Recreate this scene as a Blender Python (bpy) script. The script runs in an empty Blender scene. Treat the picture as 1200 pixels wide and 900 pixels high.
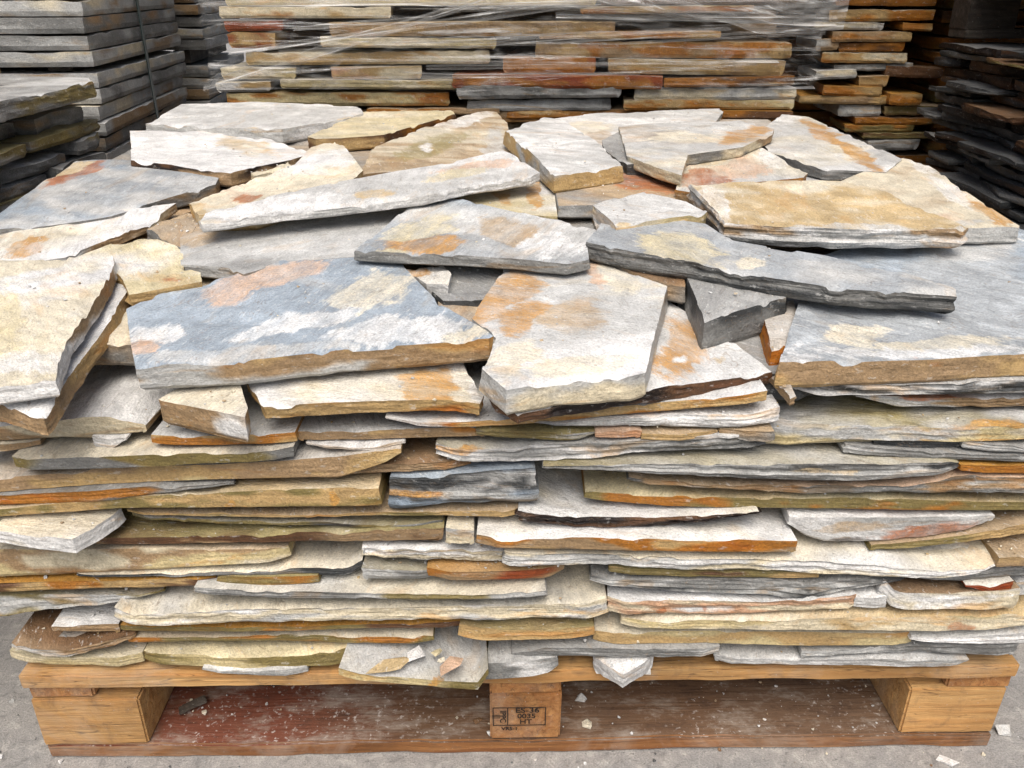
import bpy, math, random
import numpy as np
from mathutils import Vector, noise
from mathutils.geometry import delaunay_2d_cdt
R = math.radians
scene = bpy.context.scene

# ------------------------------------------------------------ camera
cam_d = bpy.data.cameras.new('camera'); cam = bpy.data.objects.new('camera', cam_d)
scene.collection.objects.link(cam); scene.camera = cam
cam.location = (0, -.746, .884); cam.rotation_euler = (R(90-25.8), 0, 0)
cam_d.sensor_fit = 'HORIZONTAL'; cam_d.sensor_width = 36; cam_d.lens = 974/1200*36
cam_d.clip_start = .01; cam_d.clip_end = 500

# ------------------------------------------------------------ light: bright overcast yard
SUN_EL, SUN_AZ = 60, 184            # azimuth from +Y clockwise: behind the viewer, a little to the left
w = bpy.data.worlds.new('World'); scene.world = w; w.use_nodes = True
nt = w.node_tree; bg = nt.nodes['Background']
sky = nt.nodes.new('ShaderNodeTexSky'); sky.sky_type = 'NISHITA'; sky.sun_disc = False
sky.sun_elevation = R(SUN_EL); sky.sun_rotation = R(SUN_AZ)
sky.air_density = 1.0; sky.dust_density = 5.0; sky.ozone_density = .6
nt.links.new(sky.outputs[0], bg.inputs[0]); bg.inputs[1].default_value = .066
sd = bpy.data.lights.new('sun', 'SUN'); sun = bpy.data.objects.new('sun', sd); scene.collection.objects.link(sun)
sd.energy = 1.5; sd.angle = R(50); sd.color = (1, .96, .895)
az = R(SUN_AZ); el = R(SUN_EL)
dvec = Vector((math.sin(az)*math.cos(el), math.cos(az)*math.cos(el), math.sin(el)))
sun.rotation_euler = dvec.to_track_quat('Z', 'Y').to_euler()
vs = scene.view_settings
vs.view_transform = 'Standard'; vs.look = 'None'; vs.gamma = 1; vs.exposure = 1.08; vs.use_curve_mapping = False

cy = scene.cycles; cy.max_bounces = 4; cy.diffuse_bounces = 2; cy.glossy_bounces = 2; cy.transmission_bounces = 2; cy.transparent_max_bounces = 12
cy.use_adaptive_sampling = True; cy.adaptive_threshold = .02

# ------------------------------------------------------------ materials
def mat(name):
    m = bpy.data.materials.new(name); m.use_nodes = True
    t = m.node_tree; return m, t, t.nodes['Principled BSDF']
class G:
    """tiny node-graph helper"""
    def __init__(s, t): s.t = t
    def n(s, typ, **k):
        o = s.t.nodes.new(typ)
        for a, v in k.items():
            if a.startswith('i_'):
                key = a[2:]; key = int(key) if key.isdigit() else key.replace('_', ' ')
                if hasattr(v, 'node'): s.t.links.new(v, o.inputs[key])
                else: o.inputs[key].default_value = v
            else: setattr(o, a, v)
        return o
    def noise(s, vec, scale, detail=4, rough=.55, w=None, dist=0):
        o = s.n('ShaderNodeTexNoise', noise_dimensions='4D' if w is not None else '3D', i_Vector=vec, i_Scale=scale, i_Detail=detail, i_Roughness=rough, i_Distortion=dist)
        if w is not None: s.t.links.new(w, o.inputs['W'])
        return o.outputs['Fac']
    def ramp(s, v, a, b, lo=0., hi=1.):
        return s.n('ShaderNodeMapRange', i_0=v, i_1=a, i_2=b, i_3=lo, i_4=hi, clamp=True).outputs[0]
    def math(s, op, a, b=0.):
        return s.n('ShaderNodeMath', operation=op, i_0=a, i_1=b).outputs[0]
    def mix(s, f, a, b, mode='MIX'):
        o = s.n('ShaderNodeMix', data_type='RGBA', blend_type=mode)
        for key, v in ((0, f), (6, a), (7, b)):
            if hasattr(v, 'node'): s.t.links.new(v, o.inputs[key])
            else: o.inputs[key].default_value = v if key == 0 else (*v, 1)
        return o.outputs[2]
    def scale(s, vec, sc):
        return s.n('ShaderNodeMapping', i_0=vec, i_3=sc).outputs[0]
    def rgb(s, v):
        return s.n('ShaderNodeCombineColor', i_0=v, i_1=v, i_2=v).outputs[0]
    def bump(s, h, strength, dist, normal=None):
        o = s.n('ShaderNodeBump', i_Strength=strength, i_Distance=dist, i_Height=h)
        if normal is not None: s.t.links.new(normal, o.inputs['Normal'])
        return o.outputs[0]

def stone_material(name, edge):
    m, t, p = mat(name); g = G(t)
    ca = g.n('ShaderNodeAttribute', attribute_name='Col'); col = ca.outputs['Color']; lamf = ca.outputs['Alpha']
    oi = g.n('ShaderNodeObjectInfo')
    obj = g.n('ShaderNodeTexCoord').outputs['Object']
    off = g.n('ShaderNodeVectorMath', operation='SCALE', i_0=(13.7, 7.1, 3.3)); t.links.new(oi.outputs['Random'], off.inputs['Scale'])
    obj = g.n('ShaderNodeVectorMath', operation='ADD', i_0=obj, i_1=off.outputs[0]).outputs[0]
    rot = g.n('ShaderNodeVectorRotate', rotation_type='Z_AXIS', i_0=obj)
    t.links.new(g.math('MULTIPLY', oi.outputs['Random'], 2.2), rot.inputs['Angle'])
    rv = rot.outputs[0]
    if edge:
        lay = g.noise(g.scale(obj, (7, 7, 170)), 1., 3, .65, None, .3)
        mot = g.noise(g.scale(obj, (24, 24, 34)), 1., 4, .70, None, .4)
        fine = g.noise(obj, 380., 2, .6)
    else:
        lay = g.noise(g.scale(rv, (14, 75, 40)), 1., 4, .68, None, .5)
        mot = g.noise(obj, 26., 4, .68, None, .5)
        fine = g.noise(obj, 430., 2, .65)
    r2 = g.math('FRACT', g.math('MULTIPLY', oi.outputs['Random'], 7.31)); stk = g.ramp(r2, 0., 1., .15, 1.1)
    sc = g.noise(g.scale(rv, (1, 3., 1)) if not edge else g.scale(obj, (1, 1, 2)), 75., 3, .72)
    # stained patches: soft mask on the mesh, ragged border from the grain of the stone
    pat = g.n('ShaderNodeAttribute', attribute_name='Pat')
    ed = g.math('ADD', g.math('MULTIPLY', g.math('SUBTRACT', mot, .5), 1.0), g.math('MULTIPLY', g.math('SUBTRACT', lay, .5), .9))
    ed = g.math('ADD', ed, g.math('MULTIPLY', g.math('SUBTRACT', sc, .5), .45))
    pf = g.ramp(g.math('ADD', pat.outputs['Alpha'], ed), .40, .62, 0., .92)
    pf = g.math('MULTIPLY', pf, g.ramp(fine, .3, .6, .72, 1.))
    thin = g.noise(g.scale(rv, (1, 2.5, 1)), 15., 5, .68)
    pf = g.math('MULTIPLY', pf, g.ramp(thin, .34, .58, .42, 1.))
    col = g.mix(pf, col, pat.outputs['Color'])
    # mineral mottling of the stone itself
    c = g.mix(1., col, g.rgb(g.ramp(mot, .30, .70, .74, 1.16)), 'MULTIPLY')
    c = g.mix(lamf if edge else g.math('MINIMUM', stk, 1.), c, g.mix(1., c, g.rgb(g.ramp(lay, .3, .7, .62 if edge else .80, 1.2)), 'MULTIPLY'))
    c = g.mix(1., c, g.rgb(g.ramp(fine, .3, .7, .78, 1.18)), 'MULTIPLY')
    # iron staining
    st = g.noise(g.scale(rv, (1, 2.2, 1)) if not edge else g.scale(obj, (1, 1, 4)), 8., 4, .66, None, .8)
    c = g.mix(g.ramp(st, .57, .66, 0., .5 if edge else .22), c, g.mix(1., col, (1.0, .62, .25), 'MULTIPLY'))
    # hairline cracks
    vein = g.ramp(g.math('ABSOLUTE', g.math('SUBTRACT', st, .47)), 0., .004, .5, 0.)
    c = g.mix(vein, c, (.22, .15, .09))
    # pale bruises and stone dust
    c = g.mix(g.ramp(sc, .61, .68, 0., .45 if not edge else .25), c, (.70, .695, .67))
    c = g.mix(g.ramp(sc, .38, .32, 0., .42), c, g.mix(1., c, (.42, .38, .33), 'MULTIPLY'))
    t.links.new(c, p.inputs['Base Color'])
    p.inputs['Roughness'].default_value = .58; p.inputs['Specular IOR Level'].default_value = .4
    if edge:
        h = g.math('ADD', g.math('MULTIPLY', lay, g.math('MULTIPLY', lamf, 1.1)), mot); h = g.math('ADD', h, g.math('MULTIPLY', sc, .5))
        h = g.math('MULTIPLY', h, g.math('ADD', g.math('MULTIPLY', lamf, .8), .38))
        n2 = g.bump(g.math('ADD', h, g.math('MULTIPLY', fine, .22)), .75, .006)
    else:
        h = g.math('ADD', g.math('MULTIPLY', lay, g.math('MULTIPLY', stk, .9)), g.math('MULTIPLY', mot, .7)); h = g.math('ADD', h, g.math('MULTIPLY', sc, .45))
        n2 = g.bump(g.math('ADD', h, g.math('MULTIPLY', fine, .3)), .65, .0055)
    t.links.new(n2, p.inputs['Normal'])
    return m
STONE_TOP = stone_material('cleft_stone', False)
STONE_EDGE = stone_material('split_stone_edge', True)

def wood_material(name, base, dark, dirt=0., dirtcol=(.2, .07, .04)):
    m, t, p = mat(name); g = G(t)
    oi = g.n('ShaderNodeObjectInfo'); rnd = g.math('MULTIPLY', oi.outputs['Random'], 23.)
    gen = g.n('ShaderNodeTexCoord').outputs['Object']
    uv = g.n('ShaderNodeAttribute', attribute_name='Grain').outputs['Vector']
    gr = g.noise(g.scale(uv, (5, 110, 110)), 1., 5, .6, rnd, .6)
    rg = g.noise(g.scale(uv, (2.5, 22, 22)), 1., 3, .5, rnd, 1.2)
    mo = g.noise(uv, 9., 5, .6, rnd)
    c = g.mix(g.ramp(gr, .32, .66), base, dark)
    ck = g.noise(g.scale(uv, (3, 60, 60)), 1., 2, .5, rnd, 1.5)
    c = g.mix(g.ramp(g.math('ABSOLUTE', g.math('SUBTRACT', ck, .5)), 0., .012, .7, 0.), c, (.06, .035, .02))
    c = g.mix(g.ramp(rg, .45, .62, 0., .45), c, dark)
    c = g.mix(1., c, g.rgb(g.ramp(mo, .3, .7, .68, 1.15)), 'MULTIPLY')
    dn = g.noise(uv, 30., 6, .65, rnd, .8)
    c = g.mix(g.ramp(dn, .54, .70, 0., .55), c, (.12, .08, .055))
    du = g.noise(uv, 5., 6, .7, None, .5)
    c = g.mix(g.ramp(du, .5, .72, 0., .45), c, (.46, .40, .33))
    sp = g.noise(uv, 300., 2, .6)
    c = g.mix(g.ramp(sp, .68, .76, 0., .45), c, (.55, .52, .47))
    if dirt:
        pos = g.n('ShaderNodeNewGeometry').outputs['Position']
        big = g.noise(pos, 7., 5, .62, None, .8)
        # brown muck everywhere, brick-red dust towards one end, pale stone powder on top
        clean = c
        c = g.mix(dirt, c, (.12, .075, .048))
        sx = g.n('ShaderNodeSeparateXYZ', i_0=pos).outputs[0]
        redm = g.math('MULTIPLY', g.ramp(sx, -.30, -.12, 1., 0.), g.ramp(big, .32, .52))
        c = g.mix(g.math('MULTIPLY', redm, .68), c, (.16, .036, .02))
        pw = g.noise(g.scale(pos, (1, 2.2, 1)), 11., 7, .75)
        c = g.mix(g.ramp(pw, .49, .66, 0., .75), c, (.36, .31, .26))
        c = g.mix(g.ramp(pw, .44, .36, 0., .6), c, (.06, .035, .025))
        pw2 = g.noise(pos, 170., 2, .6)
        c = g.mix(g.math('MULTIPLY', g.ramp(pw2, .60, .70, 0., .7), g.ramp(big, .45, .6)), c, (.55, .51, .47))
        nz = g.n('ShaderNodeSeparateXYZ', i_0=g.n('ShaderNodeNewGeometry').outputs['True Normal']).outputs[2]
        c = g.mix(g.ramp(nz, .5, .7), clean, c)
    t.links.new(c, p.inputs['Base Color']); p.inputs['Roughness'].default_value = .74
    p.inputs['Specular IOR Level'].default_value = .25
    h = g.math('ADD', gr, g.math('MULTIPLY', dn, .7))
    t.links.new(g.bump(h, .8, .0035), p.inputs['Normal'])
    return m
WOOD = wood_material('pallet_pine', (.60, .37, .155), (.42, .215, .075))
WOOD_OR = wood_material('pallet_pine_orange', (.47, .24, .09), (.29, .12, .04))
WOOD_DIRT = wood_material('pallet_board_dirty', (.36, .17, .06), (.2, .08, .03), .85)
WOOD_OLD_SHADE = wood_material('weathered_wood_shade_dark', (.085, .07, .055), (.04, .033, .027))  # old wood, its colour darkened further to stand in for shade at right

def concrete():
    m, t, p = mat('yard_concrete'); g = G(t)
    pos = g.n('ShaderNodeNewGeometry').outputs['Position']
    a = g.noise(pos, 6., 7, .65); b = g.noise(pos, 55., 6, .7, None, .6); f_ = g.noise(pos, 420., 3, .6)
    c = g.mix(g.ramp(a, .3, .7), (.34, .32, .295), (.245, .24, .235))
    c = g.mix(g.ramp(b, .52, .66, 0., .7), c, (.44, .42, .39))
    c = g.mix(g.ramp(b, .46, .36, 0., .6), c, (.15, .145, .14))
    c = g.mix(1., c, g.rgb(g.ramp(f_, .3, .7, .72, 1.2)), 'MULTIPLY')
    d = g.noise(pos, 130., 3, .6, None, 1.)
    c = g.mix(g.ramp(d, .66, .72, 0., .8), c, (.06, .06, .06))
    t.links.new(c, p.inputs['Base Color']); p.inputs['Roughness'].default_value = .85
    t.links.new(g.bump(g.math('ADD', b, g.math('MULTIPLY', f_, .6)), .6, .004), p.inputs['Normal'])
    return m
CONC = concrete()

def plain(name, col, rough=.6, spec=.4):
    m, t, p = mat(name); g = G(t)
    obj = g.n('ShaderNodeTexCoord').outputs['Object']
    nz = g.noise(obj, 60., 4, .6)
    t.links.new(g.mix(1., col, g.rgb(g.ramp(nz, .3, .7, .75, 1.2)), 'MULTIPLY'), p.inputs['Base Color'])
    p.inputs['Roughness'].default_value = rough; p.inputs['Specular IOR Level'].default_value = spec
    return m
STRAP = plain('dark_green_strap', (.012, .035, .032), .35, .5)
INK = plain('stamp_ink', (.03, .022, .018), .8, .2)

def film_material(name, base, streak, sx):
    m, t, p = mat(name); g = G(t)
    pos = g.n('ShaderNodeAttribute', attribute_name='Grain').outputs['Vector']
    s1 = g.noise(g.scale(pos, (sx, 62, 62)), 1., 6, .7, None, .6)
    s2 = g.noise(g.scale(pos, (sx*2.5, 24, 24)), 1., 4, .6, None, 1.)
    hz = g.n('ShaderNodeSeparateXYZ', i_0=pos).outputs[1]
    s1 = g.math('ADD', s1, g.ramp(hz, .08, .26, 0., .07))
    fac = g.math('ADD', g.ramp(s1, .55, .70, 0., streak), g.ramp(s2, .56, .75, base, base+streak*.3))
    p.inputs['Base Color'].default_value = (.90, .90, .88, 1); p.inputs['Roughness'].default_value = .16
    p.inputs['Specular IOR Level'].default_value = .8
    t.links.new(g.bump(g.math('ADD', s1, s2), .4, .006), p.inputs['Normal'])
    tr = g.n('ShaderNodeBsdfTransparent'); tr.inputs[0].default_value = (.97, .97, .97, 1)
    mx = g.n('ShaderNodeMixShader', i_0=fac, i_1=tr.outputs[0], i_2=p.outputs[0])
    t.links.new(mx.outputs[0], t.nodes['Material Output'].inputs['Surface'])
    return m
FILM = film_material('stretch_film', .01, .6, 3.)
FILM_BUNCH = film_material('stretch_film_bunched', .14, .7, 9.)
FILM_GATHER = film_material('stretch_film_gathered', .10, .75, 2.)

# ------------------------------------------------------------ stone colours (albedo)
PAL = dict(W=(.70,.695,.68), C=(.66,.60,.47), Y=(.60,.52,.33), B=(.53,.40,.22), T=(.42,.315,.20),
           O=(.46,.235,.05), R=(.36,.115,.03), N=(.315,.365,.415), G=(.29,.29,.28), S=(.345,.368,.385), L=(.52,.52,.505),
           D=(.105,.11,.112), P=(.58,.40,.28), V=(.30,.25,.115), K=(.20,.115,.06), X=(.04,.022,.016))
PAL = {k: np.array(v) for k, v in PAL.items()}

# ------------------------------------------------------------ numpy value noise
_TB = np.random.default_rng(3).random(64**3)
def vnoise(x, y, z, s=0):
    x = np.asarray(x, float)+1000+s*17.31; y = np.asarray(y, float)+1000+s*5.77; z = np.asarray(z, float)+1000+s*9.13
    x, y, z = np.broadcast_arrays(x, y, z)
    ix, iy, iz = (np.floor(a).astype(np.int64) for a in (x, y, z))
    fx, fy, fz = x-ix, y-iy, z-iz
    fx, fy, fz = (a*a*(3-2*a) for a in (fx, fy, fz))
    X0, X1 = (ix & 63) << 12, ((ix+1) & 63) << 12; Y0, Y1 = (iy & 63) << 6, ((iy+1) & 63) << 6; Z0, Z1 = iz & 63, (iz+1) & 63
    l = lambda a, b: (_TB[a+Z0]*(1-fz)+_TB[a+Z1]*fz)*(1-fy)+(_TB[b+Z0]*(1-fz)+_TB[b+Z1]*fz)*fy
    return l(X0+Y0, X0+Y1)*(1-fx)+l(X1+Y0, X1+Y1)*fx
def fbm(x, y, z, s=0, o=4, k=.5):
    r = 0; a = 1; t = 0; m = 1.
    for i in range(o):
        r = r + a*vnoise(np.asarray(x)*m, np.asarray(y)*m, np.asarray(z)*m, s+i*7); t += a; a *= k; m *= 2.03
    return r/t

# ------------------------------------------------------------ object helpers
COL = scene.collection
def tag(o, label, cat, group=None, kind=None):
    if label: o['label'] = label
    if cat: o['category'] = cat
    if group: o['group'] = group
    if kind: o['kind'] = kind
    return o
def link(name, me, parent=None):
    o = bpy.data.objects.new(name, me); COL.objects.link(o)
    if parent: o.parent = parent
    return o
def mesh_from(name, V, F, mats, fmat=None, smooth=None, colors=None, grain=None, pat=None):
    me = bpy.data.meshes.new(name); me.from_pydata([tuple(v) for v in V], [], F)
    for m in mats: me.materials.append(m)
    if fmat is not None: me.polygons.foreach_set('material_index', fmat)
    if smooth is not None: me.polygons.foreach_set('use_smooth', smooth)
    if colors is not None and pat is None: pat = np.zeros((len(colors), 4))
    if pat is not None:
        a = me.attributes.new('Pat', 'FLOAT_COLOR', 'POINT'); a.data.foreach_set('color', pat.astype(np.float32).ravel())
    if colors is not None:
        a = me.attributes.new('Col', 'FLOAT_COLOR', 'POINT')
        a.data.foreach_set('color', (colors if colors.shape[1] == 4 else np.c_[colors, np.full(len(colors), .4)]).astype(np.float32).ravel())
    if grain is not None:
        a = me.attributes.new('Grain', 'FLOAT_VECTOR', 'POINT'); a.data.foreach_set('vector', np.asarray(grain, np.float32).ravel())
    me.update(); return me

def palette_mix(names, n, sharp=3.2):
    """n in 0..1 picks along the list of colours"""
    k = len(names); C = np.array([PAL[c] for c in names])
    if k == 1: return np.repeat(C, len(n), 0)
    u = np.clip((n-.5)*2.3+.5, 0, 1)*(k-1); i = np.minimum(u.astype(int), k-2); f = u-i
    f = np.clip((f-.5)*sharp+.5, 0, 1)[:, None]
    return C[i]*(1-f)+C[i+1]*f

def densify(P, step_of):
    out = []; n = len(P)
    for i in range(n):
        a = np.array(P[i]); b = np.array(P[(i+1) % n]); st = step_of((a+b)/2); k = max(1, int(round(np.linalg.norm(b-a)/st)))
        for j in range(k): out.append(a+(b-a)*j/k)
    return np.array(out)
def inside(P, X, Y):
    ins = np.zeros(len(X), bool); j = len(P)-1
    for i in range(len(P)):
        (xi, yi), (xj, yj) = P[i], P[j]
        if yi != yj: ins ^= ((yi > Y) != (yj > Y)) & (X < (xj-xi)*(Y-yi)/(yj-yi)+xi)
        j = i
    return ins

SEED = [1]
def slab_mesh(outline, top_fn, bot_fn, topc, sidec, step=.007, fine_of=None, rag=.0015, lam=.2, top_amp=.0012, rip=0,
              tblobs=(), sblobs=(), levels=6, lean=None, chip=.004, strk=0):
    """one split flagstone: cleft top, broken laminated edge, flat underside; returns mesh and origin"""
    SEED[0] += 1; s = SEED[0]; rs = np.random.default_rng(s)
    fine_of = fine_of or (lambda p: step)
    P = densify(outline, fine_of)
    area = sum(P[i][0]*P[(i+1) % len(P)][1]-P[(i+1) % len(P)][0]*P[i][1] for i in range(len(P)))
    if area < 0: P = P[::-1]
    nb = len(P)
    T_ = np.roll(P, -1, 0)-np.roll(P, 1, 0); T_ /= np.maximum(np.linalg.norm(T_, axis=1), 1e-9)[:, None]
    N = np.c_[T_[:, 1], -T_[:, 0]]
    arc = np.r_[0, np.cumsum(np.linalg.norm(np.diff(P, axis=0), axis=1))]
    def angular(lo, hi):
        kn = np.cumsum(np.r_[0, rs.uniform(lo, hi, int(arc[-1]/lo)+4)]); vals = rs.uniform(-1, 1, len(kn)); return np.interp(arc, kn, vals)
    j1 = (fbm(P[:, 0]*90, P[:, 1]*90, 0, s, 3, .6)-.5)*2
    brk = angular(.05, .16); notch = np.minimum(0, angular(.008, .028)+.62)
    P = P+N*(j1*rag*.45+brk*rag*1.0+notch*rag*1.5)[:, None]
    # interior points of the top
    x0, y0 = P.min(0); x1, y1 = P.max(0)
    pts = []
    y = y0
    gx, gy = [], []
    while y < y1:
        st = fine_of(np.array([(x0+x1)/2, y])); k = int((x1-x0)/st)+1
        gx.append(x0+np.arange(k)*st+rs.uniform(-.3, .3, k)*st); gy.append(np.full(k, y)+rs.uniform(-.3, .3, k)*st); y += st
    gx = np.concatenate(gx); gy = np.concatenate(gy); k = inside(P, gx, gy); gx, gy = gx[k], gy[k]
    if len(gx):
        d = np.full(len(gx), 1e9)
        for a in range(0, nb, 200): d = np.minimum(d, np.sqrt((gx[:, None]-P[None, a:a+200, 0])**2+(gy[:, None]-P[None, a:a+200, 1])**2).min(1))
        k = d > step*.6; gx, gy, d = gx[k], gy[k], d[k]
    A = np.r_[P, np.c_[gx, gy]] if len(gx) else P
    dist = np.r_[np.zeros(nb), d] if len(gx) else np.zeros(nb)
    res = delaunay_2d_cdt([Vector(p) for p in A], [], [list(range(nb))], 1, 1e-7)
    vc, faces, orig = res[0], res[2], res[3]
    src = [o[0] if len(o) else -1 for o in orig]
    A2 = np.array([(v.x, v.y) for v in vc])
    dd = np.array([dist[i] if i >= 0 else 0. for i in src])
    back = {i: q for q, i in enumerate(src) if i >= 0}
    Z = top_fn(A2[:, 0], A2[:, 1])
    rel = (fbm(A2[:, 0]*16, A2[:, 1]*16, 1, s+2, 4)-.5)
    stp = np.floor((fbm(A2[:, 0]*7, A2[:, 1]*7, 5, s+3, 3)-.5)*9)/9          # cleft steps
    Z = Z+rel*top_amp*2.4+stp*top_amp*2.2
    if rip: Z = Z+rip*np.sin((A2[:, 0]*.55+A2[:, 1])*330+fbm(A2[:, 0]*25, A2[:, 1]*25, 2, s, 3)*16)*.5
    fl = np.clip((fbm(A2[:, 0]*5.5, A2[:, 1]*8, 11, s+13, 4, .55)-.57)*30, 0, 1)   # flaked-off leaf of stone
    Z = Z-fl*top_amp*2.6
    # edge chips: the rim drops a little, in places a lot
    cm = np.clip((fbm(A2[:, 0]*38, A2[:, 1]*38, 8, s+4, 3)-.58)*9, 0, 1)
    Z = Z-np.exp(-(dd/.004)**2)*(.0002+chip*cm)
    # rim
    bi = [back.get(i, None) for i in range(nb)]
    ztop = np.array([Z[b] if b is not None else top_fn(P[i:i+1, 0], P[i:i+1, 1])[0] for i, b in enumerate(bi)])
    zbot = bot_fn(P[:, 0], P[:, 1])
    zbot = zbot+angular(.008, .035)*rag*.55+angular(.06, .2)*rag*.35
    zbot = np.minimum(zbot, ztop-.003)
    lean = rs.uniform(-.25, .3) if lean is None else lean
    rings = []
    for l in range(levels+1):
        u = l/levels; z = ztop+(zbot-ztop)*u; th = (ztop-zbot)
        o = lean*th*u*.6
        ln = rs.uniform(-1, 1)+.6*angular(.012, .05)+.4*(fbm(P[:, 0]*60, P[:, 1]*60, z*120, s+6+l, 2, .6)-.5)*2
        ro = (fbm(P[:, 0]*110, P[:, 1]*110, z*110, s+7, 2, .6)-.5)*2
        if l: o = o+lam*.0015*ln+(rag*.5+.0002)*ro+rag*.5*angular(.007, .03)
        if l == levels: o = o-.0045
        rings.append(np.c_[P+N*o[:, None], z] if not np.isscalar(o) else np.c_[P+N*o, z])
    nt_ = len(A2); V = np.r_[np.c_[A2, Z], np.concatenate(rings)]
    V[nt_:nt_+nb, 2] = ztop
    F = [tuple(f_) for f_ in faces]; nf = len(F)
    # keep upward winding
    f0 = F[0] if F else None
    fix = []
    for q in F:
        a, b, c = (A2[q[0]], A2[q[1]], A2[q[2]])
        fix.append(q if (b[0]-a[0])*(c[1]-a[1])-(b[1]-a[1])*(c[0]-a[0]) > 0 else q[::-1])
    F = fix
    ar = np.arange(nb)
    for l in range(levels):
        a = nt_+l*nb+ar; b = nt_+l*nb+(ar+1) % nb; c = b+nb; e = a+nb
        F += [tuple(map(int, q)) for q in np.c_[a, e, c, b]]
    F.append(tuple(int(nt_+levels*nb+i) for i in ar[::-1]))
    fm = np.r_[np.zeros(nf, int), np.ones(len(F)-nf, int)]
    sm = np.ones(len(F), bool); sm[nf:] = False
    # colours
    an = rs.uniform(-.6, .6)
    ca, sa = math.cos(an), math.sin(an)
    def along(x, y): return (x*ca+y*sa), (-x*sa+y*ca)
    u_, v_ = along(V[:nt_, 0], V[:nt_, 1]); ks = (2.2, 8) if strk else (3.6, 6)
    C = np.empty((len(V), 3))
    C[:nt_] = palette_mix(topc, fbm(u_*ks[0], v_*ks[1], 0, s+8, 5, .62), 1.5)
    C[:nt_] *= (1+.10*(fl-.3))[:, None]
    S = V[nt_:]
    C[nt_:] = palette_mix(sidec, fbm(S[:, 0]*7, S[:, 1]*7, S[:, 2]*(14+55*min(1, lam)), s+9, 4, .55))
    C[nt_:] = C[nt_:]**1.42                     # sides deepened in colour, standing in for the weaker light on them
    wx = V[:, 0]+(fbm(V[:, 0]*22, V[:, 1]*22, V[:, 2]*22, s+10, 4, .6)-.5)*.05
    wy = V[:, 1]+(fbm(V[:, 0]*22, V[:, 1]*22, V[:, 2]*22, s+11, 4, .6)-.5)*.05
    wz = V[:, 2]+(fbm(V[:, 0]*30, V[:, 1]*30, V[:, 2]*60, s+12, 3, .6)-.5)*.010
    Pt = np.zeros((len(V), 4)); Pt[:, :3] = C
    def lay_patch(r, cn, lim=1.):
        k = np.clip((1.6-r)/1.2, 0, 1)*lim; on = k > np.maximum(Pt[:, 3]*.6, .05)
        Pt[on, :3] = PAL[cn]; Pt[on, 3] = k[on]
    for (px, py, ux, uy, vx, vy, cn) in tblobs:
        det = ux*vy-uy*vx
        if abs(det) < 1e-9: continue
        a = ((wx-px)*vy-(wy-py)*vx)/det; b = (ux*(wy-py)-uy*(wx-px))/det
        lay_patch(np.sqrt(a*a+b*b), cn, np.r_[np.ones(nt_), np.zeros(len(V)-nt_)])
    for (px, pz, rx, rz, an2, cn) in sblobs:
        a = R(an2); ax = (wx-px); azz = (wz-pz)
        q1 = (ax*math.cos(a)-azz*math.sin(a))/rx; q2 = (ax*math.sin(a)+azz*math.cos(a))/rz
        lim = np.ones(len(V)); lim[:nt_] = np.clip(1-dd/.02, 0, 1)
        lay_patch(np.sqrt(q1*q1+q2*q2), cn, lim)
    C *= 1+(rs.uniform(-.05, .05))
    org = np.array([P[:, 0].mean(), P[:, 1].mean(), zbot.min()])
    C = np.c_[C, np.full(len(C), min(1., lam/1.1))]
    return V-org, F, fm, sm, C, Pt, org
def add_slab(name, cat, label, group, *a, parent=None, **k):
    V, F, fm, sm, C, Pt, org = slab_mesh(*a, **k)
    me = mesh_from(name, V, F, [STONE_TOP, STONE_EDGE], fm, sm, C, None, Pt)
    o = link(name, me, parent); o.location = org
    return tag(o, label, cat, group)

def box_mesh(name, sx, sy, sz, m, bev=.003, seed=0, grain_axis=0, rough=.0018):
    """a sawn timber with slightly bruised arrises; origin at the centre of its base"""
    k = [max(2, int(d/.035)) for d in (sx, sy, sz)]
    k = [min(q, 36) for q in k]
    import bmesh
    bm = bmesh.new(); bmesh.ops.create_cube(bm, size=1)
    bmesh.ops.scale(bm, vec=(sx, sy, sz), verts=bm.verts)
    bmesh.ops.bevel(bm, geom=bm.edges[:], offset=bev, segments=2, affect='EDGES')
    ax = 0 if grain_axis == 0 else 1
    L = (sx, sy)[ax]; n = max(2, int(L/.02))
    for i in range(1, n):
        pos = -L/2+L*i/n; co = [0, 0, 0]; co[ax] = pos; no = [0, 0, 0]; no[ax] = 1
        bmesh.ops.bisect_plane(bm, geom=bm.verts[:]+bm.edges[:]+bm.faces[:], plane_co=co, plane_no=no)
    rs = random.Random(seed)
    off = Vector((rs.random()*50, rs.random()*50, rs.random()*50))
    for v in bm.verts:
        d = noise.noise_vector(v.co*28+off)*rough+noise.noise_vector(v.co*5+off)*rough*1.1
        v.co += d; v.co.z += sz/2
    me = bpy.data.meshes.new(name); bm.to_mesh(me); bm.free(); me.materials.append(m)
    g = np.array([(v.co.x, v.co.y, v.co.z) if ax == 0 else (v.co.y, v.co.x, v.co.z) for v in me.vertices])+np.array([rs.random()*3, rs.random()*3, 0])
    a = me.attributes.new('Grain', 'FLOAT_VECTOR', 'POINT'); a.data.foreach_set('vector', g.astype(np.float32).ravel())
    return me
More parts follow.
